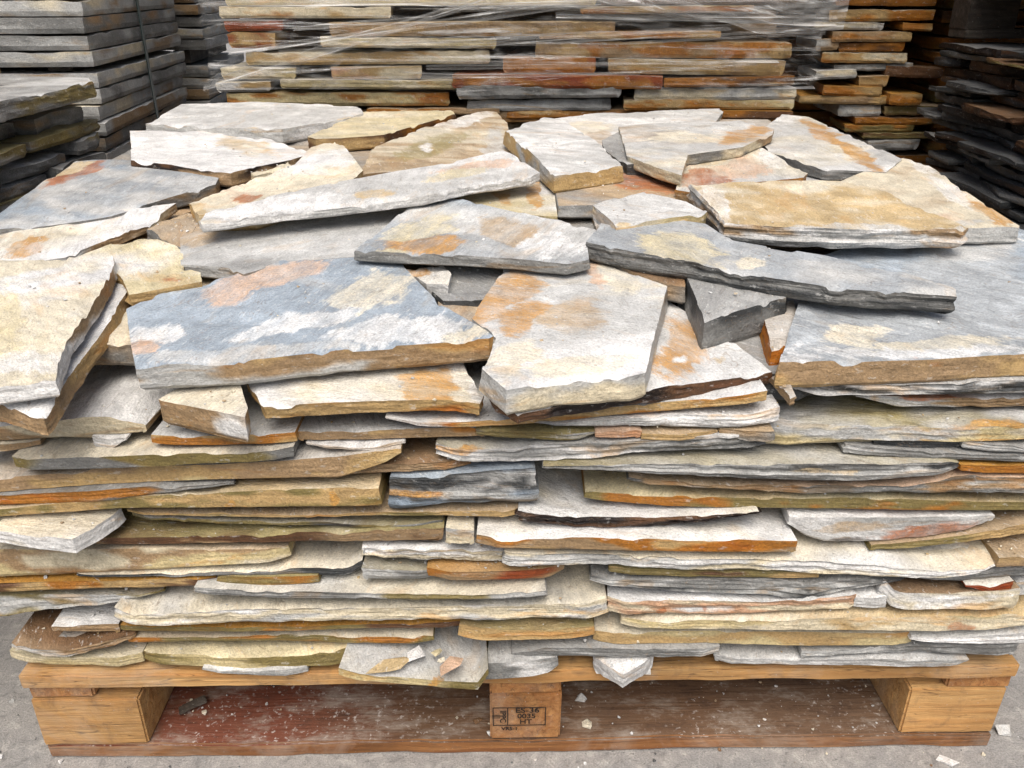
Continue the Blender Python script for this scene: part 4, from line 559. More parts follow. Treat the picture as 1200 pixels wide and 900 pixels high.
WRAPPED=[
('flagstone', 'flagstone', 'tan slab in the lowest visible course of the film wrapped stack', [(-0.3527, 0.6078, 0.5899), (-0.1919, 0.6078, 0.5899), (-0.0311, 0.6078, 0.5899)], 1.3651, 0.252, 'T', 'TO', [], {'lam': 0.11, 'rag': 0.0016}),
('flagstone', 'flagstone', 'thin ochre slab at the very bottom of the film wrapped stack, centre', [(-0.021, 0.5969, 0.5746), (0.0608, 0.5993, 0.5771), (0.1425, 0.6017, 0.5795)], 1.3843, 0.196, 'O', 'OB', [], {'lam': 0.48, 'rag': 0.0029}),
('flagstone', 'flagstone', 'brown ochre slab at the bottom right of the film wrapped stack', [(0.5104, 0.6011, 0.5771), (0.5989, 0.6011, 0.577), (0.6874, 0.601, 0.5769)], 1.3709, 0.26, 'O', 'OK', [], {'lam': 0.21, 'rag': 0.0016}),
('flagstone', 'flagstone', 'bright ochre bar at the bottom left of the wrapped stack, not covered by film', [(-0.6945, 0.6444, 0.6107), (-0.424, 0.6435, 0.6097), (-0.1535, 0.6425, 0.6088)], 1.3809, 0.241, 'YB', 'BYOB', [], {'lam': 0.43, 'rag': 0.0027}),
('flagstone', 'flagstone', 'pale grey slab at bottom centre of the wrapped stack, lower of two', [(-0.1085, 0.6255, 0.5954), (0.0667, 0.6271, 0.5971), (0.2418, 0.6287, 0.5988)], 1.3855, 0.246, 'L', 'LG', [], {'lam': 0.29, 'rag': 0.0022}),
('flagstone', 'flagstone', 'ochre slab with pale right end at bottom right of the wrapped stack', [(0.2741, 0.6268, 0.5989), (0.4806, 0.6282, 0.6004), (0.6869, 0.6297, 0.6019)], 1.3762, 0.276, 'TC', 'OBYC', [], {'lam': 0.45, 'rag': 0.0016}),
('flagstone', 'flagstone', 'cream stone end sticking out at the left foot of the wrapped stack', [(-0.7155, 0.6665, 0.6411), (-0.6495, 0.6678, 0.6424), (-0.5836, 0.669, 0.6436)], 1.3732, 0.19, 'C', 'CWB', [], {'lam': 0.46, 'rag': 0.0024}),
('flagstone', 'flagstone', 'thin cream slab under the film at lower left of the wrapped stack', [(-0.5565, 0.6733, 0.6501), (-0.3438, 0.6724, 0.6491), (-0.131, 0.6715, 0.6482)], 1.3655, 0.204, 'C', 'CYV', [], {'lam': 0.46, 'rag': 0.0018}),
('flagstone', 'flagstone', 'grey slab at bottom centre of the wrapped stack, upper of two', [(-0.1352, 0.6633, 0.6262), (0.0645, 0.6649, 0.6279), (0.264, 0.6666, 0.6295)], 1.3628, 0.221, 'LG', 'GLG', [], {'lam': 0.29, 'rag': 0.0037}),
('flagstone', 'flagstone', 'white broken slab at lower right of the wrapped stack', [(0.2998, 0.6526, 0.6231), (0.4961, 0.6535, 0.624), (0.6923, 0.6544, 0.6248)], 1.3787, 0.182, 'W', 'WCL', [], {'lam': 0.16, 'rag': 0.004}),
('flagstone', 'flagstone', 'cream slab at the left end of the wrapped stack, third course from its foot', [(-0.7018, 0.7016, 0.6708), (-0.6112, 0.7005, 0.6697), (-0.5205, 0.6995, 0.6687)], 1.373, 0.187, 'C', 'YCB', [], {'lam': 0.11, 'rag': 0.0036}),
('flagstone', 'flagstone', 'cream and orange slab left of centre in the wrapped stack, below the long ochre one', [(-0.4332, 0.7012, 0.6703), (-0.3248, 0.7022, 0.6713), (-0.2165, 0.7032, 0.6724)], 1.3761, 0.218, 'CB', 'CBPC', [], {'lam': 0.14, 'rag': 0.0017}),
('flagstone', 'flagstone', 'long rusty red slab at the centre of the wrapped stack', [(-0.1426, 0.6861, 0.6532), (0.1091, 0.6842, 0.6514), (0.3609, 0.6824, 0.6495)], 1.3626, 0.236, 'R', 'RORB', [], {'lam': 0.15, 'rag': 0.0033}),
('flagstone', 'flagstone', 'brown thin slab at the right end of the wrapped stack', [(0.3661, 0.6776, 0.6524), (0.5222, 0.68, 0.6548), (0.6783, 0.6824, 0.6572)], 1.3667, 0.252, 'K', 'OKB', [], {'lam': 0.46, 'rag': 0.0013}),
('flagstone', 'flagstone', 'long cream ochre slab with pale left tip in the wrapped stack', [(-0.6384, 0.7344, 0.702), (-0.3465, 0.7361, 0.7037), (-0.0549, 0.7377, 0.7053)], 1.3813, 0.191, 'CY', 'YCBC', [], {'lam': 0.11, 'rag': 0.002}),
('flagstone', 'flagstone', 'orange pink slab at the centre of the wrapped stack', [(-0.0204, 0.7248, 0.6845), (0.0896, 0.7248, 0.6846), (0.1995, 0.7249, 0.6846)], 1.3795, 0.282, 'P', 'ROP', [], {'lam': 0.19, 'rag': 0.0021}),
('flagstone', 'flagstone', 'tan slab with ochre right corner in the wrapped stack', [(0.2271, 0.7206, 0.6844), (0.4402, 0.7181, 0.6818), (0.6535, 0.7155, 0.6792)], 1.3682, 0.293, 'C', 'TCBT', [], {'lam': 0.24, 'rag': 0.0024}),
('flagstone', 'flagstone', 'short orange slab at the upper left end of the wrapped stack', [(-0.6708, 0.7792, 0.7419), (-0.6139, 0.7779, 0.7406), (-0.557, 0.7766, 0.7393)], 1.3695, 0.185, 'O', 'ORB', [], {'lam': 0.13, 'rag': 0.0023}),
('flagstone', 'flagstone', 'pale cream slab behind the diagonal film rope', [(-0.4532, 0.7687, 0.7426), (-0.2448, 0.7669, 0.7407), (-0.0361, 0.7651, 0.7389)], 1.3679, 0.269, 'C', 'CYC', [], {'lam': 0.32, 'rag': 0.0031}),
('flagstone', 'flagstone', 'long tan slab with reddish marks in the upper right of the wrapped stack', [(0.0566, 0.7584, 0.7207), (0.3617, 0.7569, 0.7192), (0.667, 0.7555, 0.7177)], 1.3786, 0.291, 'T', 'TBOT', [], {'lam': 0.16, 'rag': 0.003}),
('flagstone', 'flagstone', 'thin orange slab under the upper film streaks', [(0.0639, 0.7796, 0.7611), (0.2768, 0.7799, 0.7614), (0.4895, 0.7802, 0.7617)], 1.3654, 0.274, 'O', 'OB', [], {'lam': 0.46, 'rag': 0.0033}),
('flagstone', 'flagstone', 'long brown tan slab high in the middle of the wrapped stack', [(-0.4272, 0.7995, 0.7664), (-0.0924, 0.8002, 0.7671), (0.2423, 0.8009, 0.7679)], 1.3628, 0.2, 'B', 'BTB', [], {'lam': 0.5, 'rag': 0.0016}),
('flagstone', 'flagstone', 'dark brown slab at the upper left of the wrapped stack', [(-0.6727, 0.8029, 0.7772), (-0.6049, 0.8037, 0.778), (-0.5372, 0.8044, 0.7787)], 1.3679, 0.187, 'K', 'KRX', [], {'lam': 0.45, 'rag': 0.003}),
('flagstone', 'flagstone', 'cream slab with orange right end at the upper left of the wrapped stack', [(-0.6814, 0.8327, 0.8055), (-0.4809, 0.8327, 0.8056), (-0.2804, 0.8327, 0.8056)], 1.3658, 0.189, 'C', 'OCB', [], {'lam': 0.34, 'rag': 0.0018}),
('flagstone', 'flagstone', 'thin brown slab at the upper right of the wrapped stack', [(0.1578, 0.8326, 0.8146), (0.3598, 0.8346, 0.8165), (0.5616, 0.8365, 0.8185)], 1.3629, 0.247, 'B', 'BOB', [], {'lam': 0.35, 'rag': 0.0021}),
('flagstone', 'flagstone', 'pale slab along the top border, left part of the wrapped stack', [(-0.6667, 0.8622, 0.8317), (-0.2347, 0.863, 0.8324), (0.1972, 0.8637, 0.8332)], 1.3774, 0.196, 'C', 'CYC', [], {'lam': 0.23, 'rag': 0.0023}),
('flagstone', 'flagstone', 'grey brown slab along the top border, right part of the wrapped stack', [(0.2077, 0.8628, 0.8339), (0.4449, 0.8647, 0.8359), (0.6819, 0.8666, 0.8378)], 1.3839, 0.19, 'T', 'TKT', [], {'lam': 0.32, 'rag': 0.0039}),
]
SHADED=[
('flagstone', 'flagstone', 'brown slab at the top border in the shaded ochre stack', [(0.9071, 0.8576, 0.8228), (1.0506, 0.8564, 0.8216), (1.1941, 0.8552, 0.8203)], 1.8238, 0.163, 'K', 'OKO', [], {'lam': 0.42, 'rag': 0.004}),
('flagstone', 'flagstone', 'long ochre slab with pale top near the head of the shaded ochre stack', [(0.896, 0.813, 0.7799), (1.0445, 0.8151, 0.7821), (1.1929, 0.8173, 0.7843)], 1.8184, 0.204, 'C', 'OBO', [], {'lam': 0.12, 'rag': 0.004}),
('flagstone', 'flagstone', 'pale rounded slab end under the long ochre slab in the shaded stack', [(0.8584, 0.7833, 0.7611), (0.959, 0.782, 0.7597), (1.0596, 0.7806, 0.7583)], 1.8212, 0.24, 'L', 'CL', [], {'lam': 0.4, 'rag': 0.004}),
('flagstone', 'flagstone', 'short ochre slab at the right end, second course of the shaded stack', [(1.1071, 0.7821, 0.7599), (1.1496, 0.7803, 0.7581), (1.1921, 0.7785, 0.7563)], 1.8084, 0.182, 'O', 'OB', [], {'lam': 0.16, 'rag': 0.004}),
('flagstone', 'flagstone', 'tan ochre slab with rough top in the shaded stack', [(0.9149, 0.7579, 0.7288), (1.0262, 0.7579, 0.7288), (1.1375, 0.758, 0.7288)], 1.8114, 0.186, 'T', 'BTO', [], {'lam': 0.34, 'rag': 0.004}),
('flagstone', 'flagstone', 'small pale stone at the left end of the shaded ochre stack', [(0.8717, 0.7359, 0.7041), (0.9043, 0.7375, 0.7058), (0.9368, 0.7391, 0.7074)], 1.8165, 0.221, 'T', 'TL', [], {'lam': 0.24, 'rag': 0.004}),
('flagstone', 'flagstone', 'brown slab below the tan ochre one in the shaded stack', [(0.9425, 0.727, 0.6997), (1.035, 0.7283, 0.701), (1.1275, 0.7296, 0.7023)], 1.8196, 0.239, 'K', 'KOK', [], {'lam': 0.27, 'rag': 0.004}),
('flagstone', 'flagstone', 'ochre slab with white blotches in the shaded stack', [(0.8938, 0.7024, 0.6726), (1.0164, 0.7013, 0.6715), (1.1391, 0.7002, 0.6704)], 1.8153, 0.21, 'C', 'OBCO', [], {'lam': 0.2, 'rag': 0.004}),
('flagstone', 'flagstone', 'light grey thin slab in the middle of the shaded stack', [(0.9399, 0.668, 0.6471), (1.052, 0.6707, 0.6497), (1.1639, 0.6733, 0.6524)], 1.8255, 0.19, 'L', 'LGL', [], {'lam': 0.32, 'rag': 0.004}),
('flagstone', 'flagstone', 'pale greenish slab end left in the shaded stack', [(0.8802, 0.6542, 0.6263), (0.9363, 0.6564, 0.6286), (0.9925, 0.6587, 0.6308)], 1.8027, 0.239, 'L', 'CLV', [], {'lam': 0.41, 'rag': 0.004}),
('flagstone', 'flagstone', 'dark brown slab at right, beside the light grey thin slab', [(1.0852, 0.667, 0.6345), (1.1696, 0.6644, 0.6318), (1.2541, 0.6618, 0.6292)], 1.8173, 0.235, 'K', 'KO', [], {'lam': 0.22, 'rag': 0.004}),
('flagstone', 'flagstone', 'small tan stone in the middle of the shaded stack', [(1.0117, 0.6378, 0.6049), (1.0536, 0.6388, 0.6059), (1.0956, 0.6399, 0.607)], 1.8175, 0.234, 'T', 'TB', [], {'lam': 0.25, 'rag': 0.004}),
('flagstone', 'flagstone', 'ochre slab, upper of the two at middle left of the shaded stack', [(0.9074, 0.6144, 0.5837), (0.9946, 0.6119, 0.5812), (1.0819, 0.6094, 0.5787)], 1.8057, 0.228, 'O', 'OB', [], {'lam': 0.4, 'rag': 0.004}),
('flagstone', 'flagstone', 'long ochre slab, lower of the two at middle left of the shaded stack', [(0.8502, 0.5867, 0.5604), (0.9768, 0.5848, 0.5585), (1.1035, 0.5829, 0.5566)], 1.8154, 0.203, 'O', 'OBT', [], {'lam': 0.33, 'rag': 0.004}),
('flagstone', 'flagstone', 'short bright ochre block at the middle right of the shaded stack', [(1.1015, 0.5937, 0.558), (1.15, 0.5933, 0.5577), (1.1986, 0.5929, 0.5573)], 1.8035, 0.241, 'O', 'OB', [], {'lam': 0.38, 'rag': 0.004}),
('flagstone', 'flagstone', 'grey tan rounded stone low in the shaded stack', [(0.9698, 0.5578, 0.5239), (1.0315, 0.5578, 0.5239), (1.0932, 0.5578, 0.5239)], 1.8213, 0.248, 'L', 'TLG', [], {'lam': 0.14, 'rag': 0.004}),
('flagstone', 'flagstone', 'tan slab right of the grey tan rounded stone', [(1.1021, 0.5543, 0.5252), (1.1889, 0.5552, 0.5261), (1.2757, 0.556, 0.527)], 1.823, 0.165, 'T', 'TVK', [], {'lam': 0.35, 'rag': 0.004}),
('flagstone', 'flagstone', 'dark ochre wide slab low in the shaded stack', [(1.018, 0.5246, 0.5002), (1.1429, 0.5251, 0.5007), (1.2678, 0.5255, 0.5012)], 1.8129, 0.245, 'K', 'VOK', [], {'lam': 0.16, 'rag': 0.004}),
('flagstone', 'flagstone', 'ochre thin slab under the dark ochre wide slab', [(0.9905, 0.5019, 0.4773), (1.0945, 0.5025, 0.4779), (1.1985, 0.5031, 0.4785)], 1.8168, 0.211, 'O', 'OVB', [], {'lam': 0.3, 'rag': 0.004}),
('flagstone', 'flagstone', 'thin olive slab near the foot of the shaded stack', [(1.046, 0.4798, 0.4601), (1.1526, 0.4798, 0.46), (1.2593, 0.4797, 0.4599)], 1.8052, 0.246, 'V', 'VK', [], {'lam': 0.17, 'rag': 0.004}),
('flagstone', 'flagstone', 'grey slab lowest in view in the shaded stack', [(1.0643, 0.4575, 0.4226), (1.1426, 0.4605, 0.4256), (1.2208, 0.4635, 0.4287)], 1.8023, 0.204, 'G', 'GLT', [], {'lam': 0.49, 'rag': 0.004}),
]
CHIPS=[
('orange pink stone flake on the jutting pale slab', -0.0704, -0.0296, 0.177, 0.012, 0.28, 'P', 1.7, 1.0),
('tiny cream chip left of the orange pink flake', -0.0819, -0.0203, 0.177, 0.005, 0.5, 'C', 1.2, 0),
('white curled flake at the back of the jutting pale slab', -0.1125, -0.0108, 0.177, 0.011, 0.3, 'W', 1.5, 0.5),
('small pale yellow chip at the back of the jutting pale slab', -0.0879, -0.0067, 0.177, 0.007, 0.5, 'Y', 1, 0),
('long tan stone sliver on the jutting pale slab', -0.1418, -0.0296, 0.177, 0.011, 0.18, 'B', 2.8, 0.45),
('tiny white chip on the big blue grey slab beside the pointed slab tip', 0.412, 0.1603, 0.5531, 0.005, 0.8, 'W', 1.4, 0.1),
('pale stone chip on the dusty board right of the stamped block, upper one', 0.0921, 0.0677, 0.0235, 0.01, 0.5, 'L', 1.3, 0),
('pale stone chip on the dusty board right of the stamped block, lower one', 0.0967, 0.0267, 0.0235, 0.012, 0.4, 'C', 1, 0.8),
('small pale chip on the red dusted board', -0.4016, 0.0448, 0.0235, 0.006, 0.5, 'C', 1, 0.3),
('white chip on the board against the left side of the stamped block', -0.0271, 0.0105, 0.0235, 0.01, 0.5, 'L', 0.7, 1.2),
('brown flake on the dusty board left of the stamped block', -0.0441, 0.0308, 0.0235, 0.009, 0.3, 'K', 1.4, 0.6),
('pale stone lump on the ground by the right pallet corner', 0.6402, 0.0353, 0.0, 0.017, 0.6, 'L', 1, 1.0),
('long white splinter on the ground at the lower right', 0.548, -0.011, 0.0, 0.011, 0.3, 'W', 2.2, -0.4),
('small pale pebble on the ground near the right pallet corner', 0.5983, -0.0007, -0.0, 0.005, 0.6, 'C', 1, 0.2),
('small pale pebble on the ground by the left pallet corner', -0.6827, 0.0869, 0.0, 0.006, 0.6, 'L', 1, 0.2),
]
WOODCHIP=(-0.4179,0.0533)

# ------------------------------------------------------------ ground
gm = mesh_from('ground', [(-40, -40, 0), (40, -40, 0), (40, 40, 0), (-40, 40, 0)], [(0, 1, 2, 3)], [CONC])
tag(link('ground', gm), None, None, kind='structure')

# ------------------------------------------------------------ pallet
def make_pallet(label, loc, rz, depth, woods, stamp=False):
    root = tag(link('pallet', None), label, 'pallet'); root.location = loc; root.rotation_euler.z = rz
    W_ = 1.2; k = 0
    base, orange, low, dirty = woods
    def part(name, sx, sy, sz, x, y, z, m, axis=0, parent=root, rough=.0018):
        nonlocal k; k += 1
        o = link(name, box_mesh(name, sx, sy, sz, m, .0025, k+int(abs(loc[0])*100), axis, rough), parent); o.location = (x, y, z); return o
    ys = [.05, depth/2, depth-.05]
    for i, y in enumerate(ys): part('bottom_board', W_-.004, .10, .022, 0, y, 0, dirty if i == 0 else low)
    blocks = []
    for i, y in enumerate(ys):
        for j, (x, wx) in enumerate(((-.535, .13), (.002, .088), (.538, .12))):
            blocks.append(part('block', wx, .097 if i else .098, .077, x, y, .0225, base if (i+j) % 2 == 0 else orange, 1 if j == 1 else 0))
    for x, wx in ((-.56, .078), (.002, .086), (.56, .078)): part('stringer_board', wx, depth-.004, .021, x, depth/2, .1, orange, 1)
    n = 7; bw = depth/n-.03
    for i in range(n): part('deck_board', W_+.002, bw, .021, 0, bw/2-.004+i*(depth-bw)/(n-1), .1215, base if i % 2 == 0 else low)
    if stamp:
        b = blocks[1]
        def text(body, size, x, z, sxx=1., rot=0.):
            cu = bpy.data.curves.new('stamp_text', 'FONT'); cu.body = body; cu.size = size; cu.align_x = 'CENTER'; cu.align_y = 'CENTER'
            cu.offset = .00018; cu.extrude = .0001
            tmp = bpy.data.objects.new('tmp', cu); COL.objects.link(tmp)
            dg = bpy.context.evaluated_depsgraph_get(); me = bpy.data.meshes.new_from_object(tmp.evaluated_get(dg)); bpy.data.objects.remove(tmp)
            me.materials.clear(); me.materials.append(INK)
            o = link('stamp_text', me, b); o.scale = (sxx, 1, 1); o.rotation_euler = (R(90), R(rot), 0); o.location = (x, -.0512, z); return o
        def bar(x0, x1, z0, z1):
            me = mesh_from('stamp_frame', [(x0, 0, z0), (x1, 0, z0), (x1, 0, z1), (x0, 0, z1), (x0, .0003, z0), (x1, .0003, z0), (x1, .0003, z1), (x0, .0003, z1)],
                           [(0, 1, 2, 3), (7, 6, 5, 4), (0, 4, 5, 1), (1, 5, 6, 2), (2, 6, 7, 3), (3, 7, 4, 0)], [INK])
            o = link('stamp_frame', me, b); o.location = (0, -.0514, 0)
        z0, z1, x0, x1, xm = .026, .057, -.040, .026, -.022
        for q in ((x0, x1, z1-.0012, z1), (x0, x1, z0, z0+.0012), (x0, x0+.0012, z0+.0012, z1-.0012), (x1-.0012, x1, z0+.0012, z1-.0012), (xm, xm+.0012, z0+.0012, z1-.0012)): bar(*q)
        text('ES-36', .0115, .003, .0515, 1.15); text('0035', .0105, .002, .0417, 1.1); text('HT', .0105, .001, .0322, 1.1); text('VRS-1', .0075, -.019, .0205, 1.1)
        text('IPPC', .0105, -.0275, .0415, 1., 90); text('|||', .0105, -.0350, .0415, .8, 90)
    return root
PINE = (WOOD, WOOD_OR, WOOD_OR, WOOD_DIRT); OLD = (WOOD_OLD_SHADE,)*4
make_pallet('sawn pine pallet with stamped middle block carrying the near stone pile', (.014, .004, 0), R(.9), 1.08, PINE, True)

# ------------------------------------------------------------ near pile: stacked courses, then the slabs lying on top
PILE = 'flagstones of the near pile'
def add_front(row, group, step=.006, levels=7, back_step=.05, gradual=.11, lam_mul=1.):
    name, cat, label, fr, Yf, dep, topc, sidec, blobs, opt = row
    fr = np.array(fr); rs = np.random.default_rng(abs(hash_(label)))
    xs = fr[:, 0]; w = xs[-1]-xs[0]
    nx = max(3, int(w/.02)); X = np.linspace(xs[0], xs[-1], nx)
    wob = rs.uniform(-.5, .5, nx)*.0008+np.interp(X, np.linspace(xs[0], xs[-1], max(2, int(w/.12)+1)), rs.uniform(-.5, .5, max(2, int(w/.12)+1)))*.009
    ends = min(.012, w*.12)
    yfr = Yf+wob
    yfr[0] += ends*rs.uniform(0, .7); yfr[-1] += ends*rs.uniform(0, .7)
    nl, nr = rs.uniform(0, .035, 2)*(1 if w > .15 else .4)
    outline = [(x, y) for x, y in zip(X, yfr)]+[(xs[-1]-nr, Yf+dep*rs.uniform(.85, 1)), (xs[0]+nl, Yf+dep*rs.uniform(.85, 1))]
    tf = lambda x, y: np.interp(x, xs, fr[:, 1])
    bf = lambda x, y: np.interp(x, xs, fr[:, 2])+.0026
    fo = lambda p: step if p[1] < Yf+gradual else back_step
    kw = dict(rag=opt.get('rag', .0015)*.6, lam=opt.get('lam', .25)*(.5 if opt.get('rag', 1) <= .001 else .85)*lam_mul)
    return add_slab(name, cat, label, group, outline, tf, bf, topc, sidec, step=step, fine_of=fo, sblobs=blobs, levels=levels, chip=.0025, **kw)
def hash_(s):
    h = 7
    for ch in s: h = (h*131+ord(ch)) & 0x7fffffff
    return h
for row in FRONT: add_front(row, PILE)
# buried courses that carry the back of the top layer
for k, z in enumerate((.468, .497, .526)):
    o = [(-.6+.02*k, .42), (-.1, .40+.01*k), (.58, .43), (.6-.03*k, 1.12), (.05, 1.16-.02*k), (-.58, 1.1)]
    add_slab('flagstone', 'flagstone', 'buried slab under the back half of the top layer, %s of three' % ('lowest', 'middle', 'uppermost')[k], PILE, o,
             lambda x, y, z=z: z+.028+0*x, lambda x, y, z=z: z+0*x, 'GT', 'TGO', step=.03, levels=3)
for (name, cat, label, o, P, th, topc, sidec, blobs, opt) in TOPS:
    far = np.mean([q[1] for q in o]) > .55
    add_slab(name, cat, label, PILE, [tuple(q) for q in o], lambda x, y, P=P: P[0]+P[1]*x+P[2]*y, lambda x, y, P=P, th=th: P[0]+P[1]*x+P[2]*y-th,
             topc, sidec, step=.007 if far else .0046, rag=opt.get('rag', .002)*.7, lam=opt.get('lam', .12), rip=opt.get('rip', 0), strk=opt.get('strk', 0), tblobs=blobs, levels=6)


# ------------------------------------------------------------ film-wrapped stack behind
ORD = ['first', 'second', 'third', 'fourth', 'fifth', 'sixth', 'seventh', 'eighth', 'ninth', 'tenth', 'eleventh', 'twelfth', 'thirteenth', 'fourteenth', 'fifteenth',
       'sixteenth', 'seventeenth', 'eighteenth', 'nineteenth', 'twentieth', 'twenty-first', 'twenty-second', 'twenty-third', 'twenty-fourth', 'twenty-fifth', 'twenty-sixth']
for row in WRAPPED: add_front(row, 'slabs of the film wrapped stack', step=.012, levels=4, back_step=.08, gradual=.05)
for row in SHADED: add_front(row, 'slabs of the shaded ochre stack', step=.014, levels=4, back_step=.08, gradual=.05)
BURIED = []
def flush_buried(name, text):
    """the courses nobody can see or tell apart: one mass per stack"""
    if not BURIED: return
    V = []; F = []; fm = []; C = []; off = 0
    for (v, f, m, s_, c, p_, org) in BURIED:
        V.append(v+org); F += [tuple(i+off for i in q) for q in f]; fm.append(m); C.append(c); off += len(v)
    me = mesh_from(name, np.concatenate(V), F, [STONE_TOP, STONE_EDGE], np.concatenate(fm), np.zeros(len(F), bool), np.concatenate(C))
    tag(link(name, me), text, 'stacked stone', None, 'stuff'); BURIED.clear()
def plain_course(x0, x1, y0, y1, z0, z1, topc, sidec, label, group, seed, rag=.003, step=.03, lam=.5, jit=.03, cat='flagstone', name='flagstone', levels=3):
    rs = random.Random(seed); j = lambda a: rs.uniform(-a, a)
    o = [(x0+j(jit), y0+j(jit)), ((x0+x1)/2+j(.1*(x1-x0)), y0+j(jit)), (x1+j(jit), y0+j(jit)), (x1+j(jit), (y0+y1)/2+j(.1*(y1-y0))), (x1+j(jit), y1+j(jit)), (x0+j(jit), y1+j(jit)), (x0+j(jit), (y0+y1)/2)]
    ta, tb = j(.012), j(.012)
    if label is None:
        BURIED.append(slab_mesh(o, lambda x, y: z1+ta*(x-x0)+tb*(y-y0), lambda x, y: z0+ta*(x-x0)+tb*(y-y0), topc, sidec, step=.09, rag=rag, lam=lam, levels=2)); return
    return add_slab(name, cat, label, group, o, lambda x, y: z1+ta*(x-x0)+tb*(y-y0), lambda x, y: z0+ta*(x-x0)+tb*(y-y0), topc, sidec, step=step, rag=rag, lam=lam, levels=levels)
z = .01; k = 0
while z < .575: plain_course(-.68, .68, 1.41, 2.1, z, z+.029, 'T', random.Random(k).choice(['TO', 'BT', 'CB']), None, None, 900+k); z += .031; k += 1
z = .585
while z < .89: plain_course(-.68, .68, 1.69, 2.1, z, z+.029, 'T', 'BTK', None, None, 900+k); z += .031; k += 1
z = .90
while z < 1.5: plain_course(-.66, .66, 1.41, 2.1, z, z+.03, 'T', 'BTC', None, None, 900+k); z += .032; k += 1
flush_buried('buried_slabs', 'hidden courses of the film wrapped stack below and above the view')

# ------------------------------------------------------------ shaded ochre stack, hidden courses below and above the picture
z = .01; k = 0
while z < .40: plain_course(.9, 1.9, 1.84, 2.5, z, z+.032, 'T', 'TOV', None, None, 1000+k); z += .034; k += 1
while z < .86: plain_course(1.27, 1.9, 1.86, 2.5, z, z+.033, 'K', 'KOV', None, None, 1000+k); z += .036; k += 1
z = .40
while z < .86: plain_course(.76, 1.9, 2.12, 2.5, z, z+.033, 'K', 'KOV', None, None, 1200+k); z += .036; k += 1
while z < 2.0: plain_course(.75, 1.9, 1.80, 2.5, z, z+.045, 'K', 'TOK', None, None, 1000+k); z += .048; k += 1
flush_buried('buried_slabs', 'hidden courses of the shaded ochre stack below and above the view')

# ------------------------------------------------------------ dark rough stack along the right, second load on top
def side_stack(x_in, x_out, ys, z0, z1, cols, text, group, seed, hmin, hmax, jut, from_top, zlo=0., zhi=9.):
    rs = random.Random(seed); layers = []; z = z0
    while z < z1-hmin*.5:
        h = min(rs.uniform(hmin, hmax), z1-z); layers.append((z, h)); z += h
    n = len(layers)
    for li, (z, h) in enumerate(layers):
        cuts = [ys[0]]
        while cuts[-1] < ys[1]-.1: cuts.append(min(ys[1], cuts[-1]+rs.uniform(.16, .42)))
        m = len(cuts)-1
        for q in range(m):
            ju = rs.uniform(-jut, jut); sgn = 1 if x_out > x_in else -1
            xi = x_in+sgn*ju; xo = x_in+sgn*rs.uniform(.3, abs(x_out-x_in))
            tc, sc = rs.choice(cols); hh = h*rs.uniform(.72, 1.0)
            a, b = (xi, xo) if xi < xo else (xo, xi)
            place = ['nearest piece', 'second piece', 'third piece', 'fourth piece', 'fifth piece', 'sixth piece', 'seventh piece', 'far piece', 'far piece'][q]
            lab = '%s course from the %s of %s, %s' % (ORD[n-1-li] if from_top else ORD[li], 'top' if from_top else 'bottom', text, place) if zlo < z < zhi and q < 7 else None
            plain_course(a, b, cuts[q]+.006, cuts[q+1]-.006-rs.choice([0, 0, .03]), z, z+hh, tc, sc,
                         lab, group, seed*100+li*9+q, rag=.0028, step=.02, lam=.35, jit=.02)
ORD += ['twenty-seventh', 'twenty-eighth', 'twenty-ninth', 'thirtieth'] + ['%dth' % q for q in range(31, 61)]
DK = [('D', 'DG'), ('D', 'DXD'), ('D', 'DK'), ('K', 'XKD'), ('D', 'DG'), ('K', 'KX'), ('G', 'DX'), ('K', 'VKX')]  # dark stone, lowered further so the gap's deep shade sits in its colour
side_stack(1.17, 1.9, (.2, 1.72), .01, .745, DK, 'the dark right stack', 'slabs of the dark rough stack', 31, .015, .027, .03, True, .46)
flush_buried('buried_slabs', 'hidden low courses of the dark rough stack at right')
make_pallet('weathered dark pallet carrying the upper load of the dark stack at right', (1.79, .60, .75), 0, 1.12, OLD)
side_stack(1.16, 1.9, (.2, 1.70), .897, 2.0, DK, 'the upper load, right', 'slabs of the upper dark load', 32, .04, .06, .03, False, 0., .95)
flush_buried('buried_slabs', 'courses of the upper dark load above the view at right')

# ------------------------------------------------------------ rough grey stack at the left border
LG_ = [('L', 'GLG'), ('G', 'LGV'), ('V', 'GVL'), ('L', 'LGT'), ('G', 'GD')]
side_stack(-.84, -1.5, (-.15, .96), .01, .675, LG_, 'the rough grey stack, left', 'slabs of the rough grey stack', 41, .022, .038, .03, True, .47)
flush_buried('buried_slabs', 'hidden low courses of the rough grey stack at left')
add_slab('flagstone', 'flagstone', 'big grey top slab with chipped edge on the rough stack at left', 'slabs of the rough grey stack',
         [(-1.5, .1), (-.84, .05), (-.82, .5), (-.80, .93), (-.84, 1.0), (-1.0, 1.03), (-1.5, 1.0)], lambda x, y: .714+0*x, lambda x, y: .684+0*x, 'LGLL', 'LGV', step=.012, rag=.003, lam=.9)
add_slab('flagstone', 'flagstone', 'tan edged piece lying on the big grey top slab at left', 'slabs of the rough grey stack',
         [(-1.3, .35), (-.97, .42), (-.94, .55), (-.97, .72), (-1.3, .7)], lambda x, y: .732+0*x, lambda x, y: .7155+0*x, 'LC', 'BTO', step=.015)
add_slab('flagstone', 'flagstone', 'thin cream piece on top of the tan edged piece at left', 'slabs of the rough grey stack',
         [(-1.25, .45), (-1.0, .52), (-.99, .62), (-.93, .86), (-1.0, .88), (-1.25, .7)], lambda x, y: .747+0*x, lambda x, y: .7335+0*x, 'CL', 'CB', step=.015)

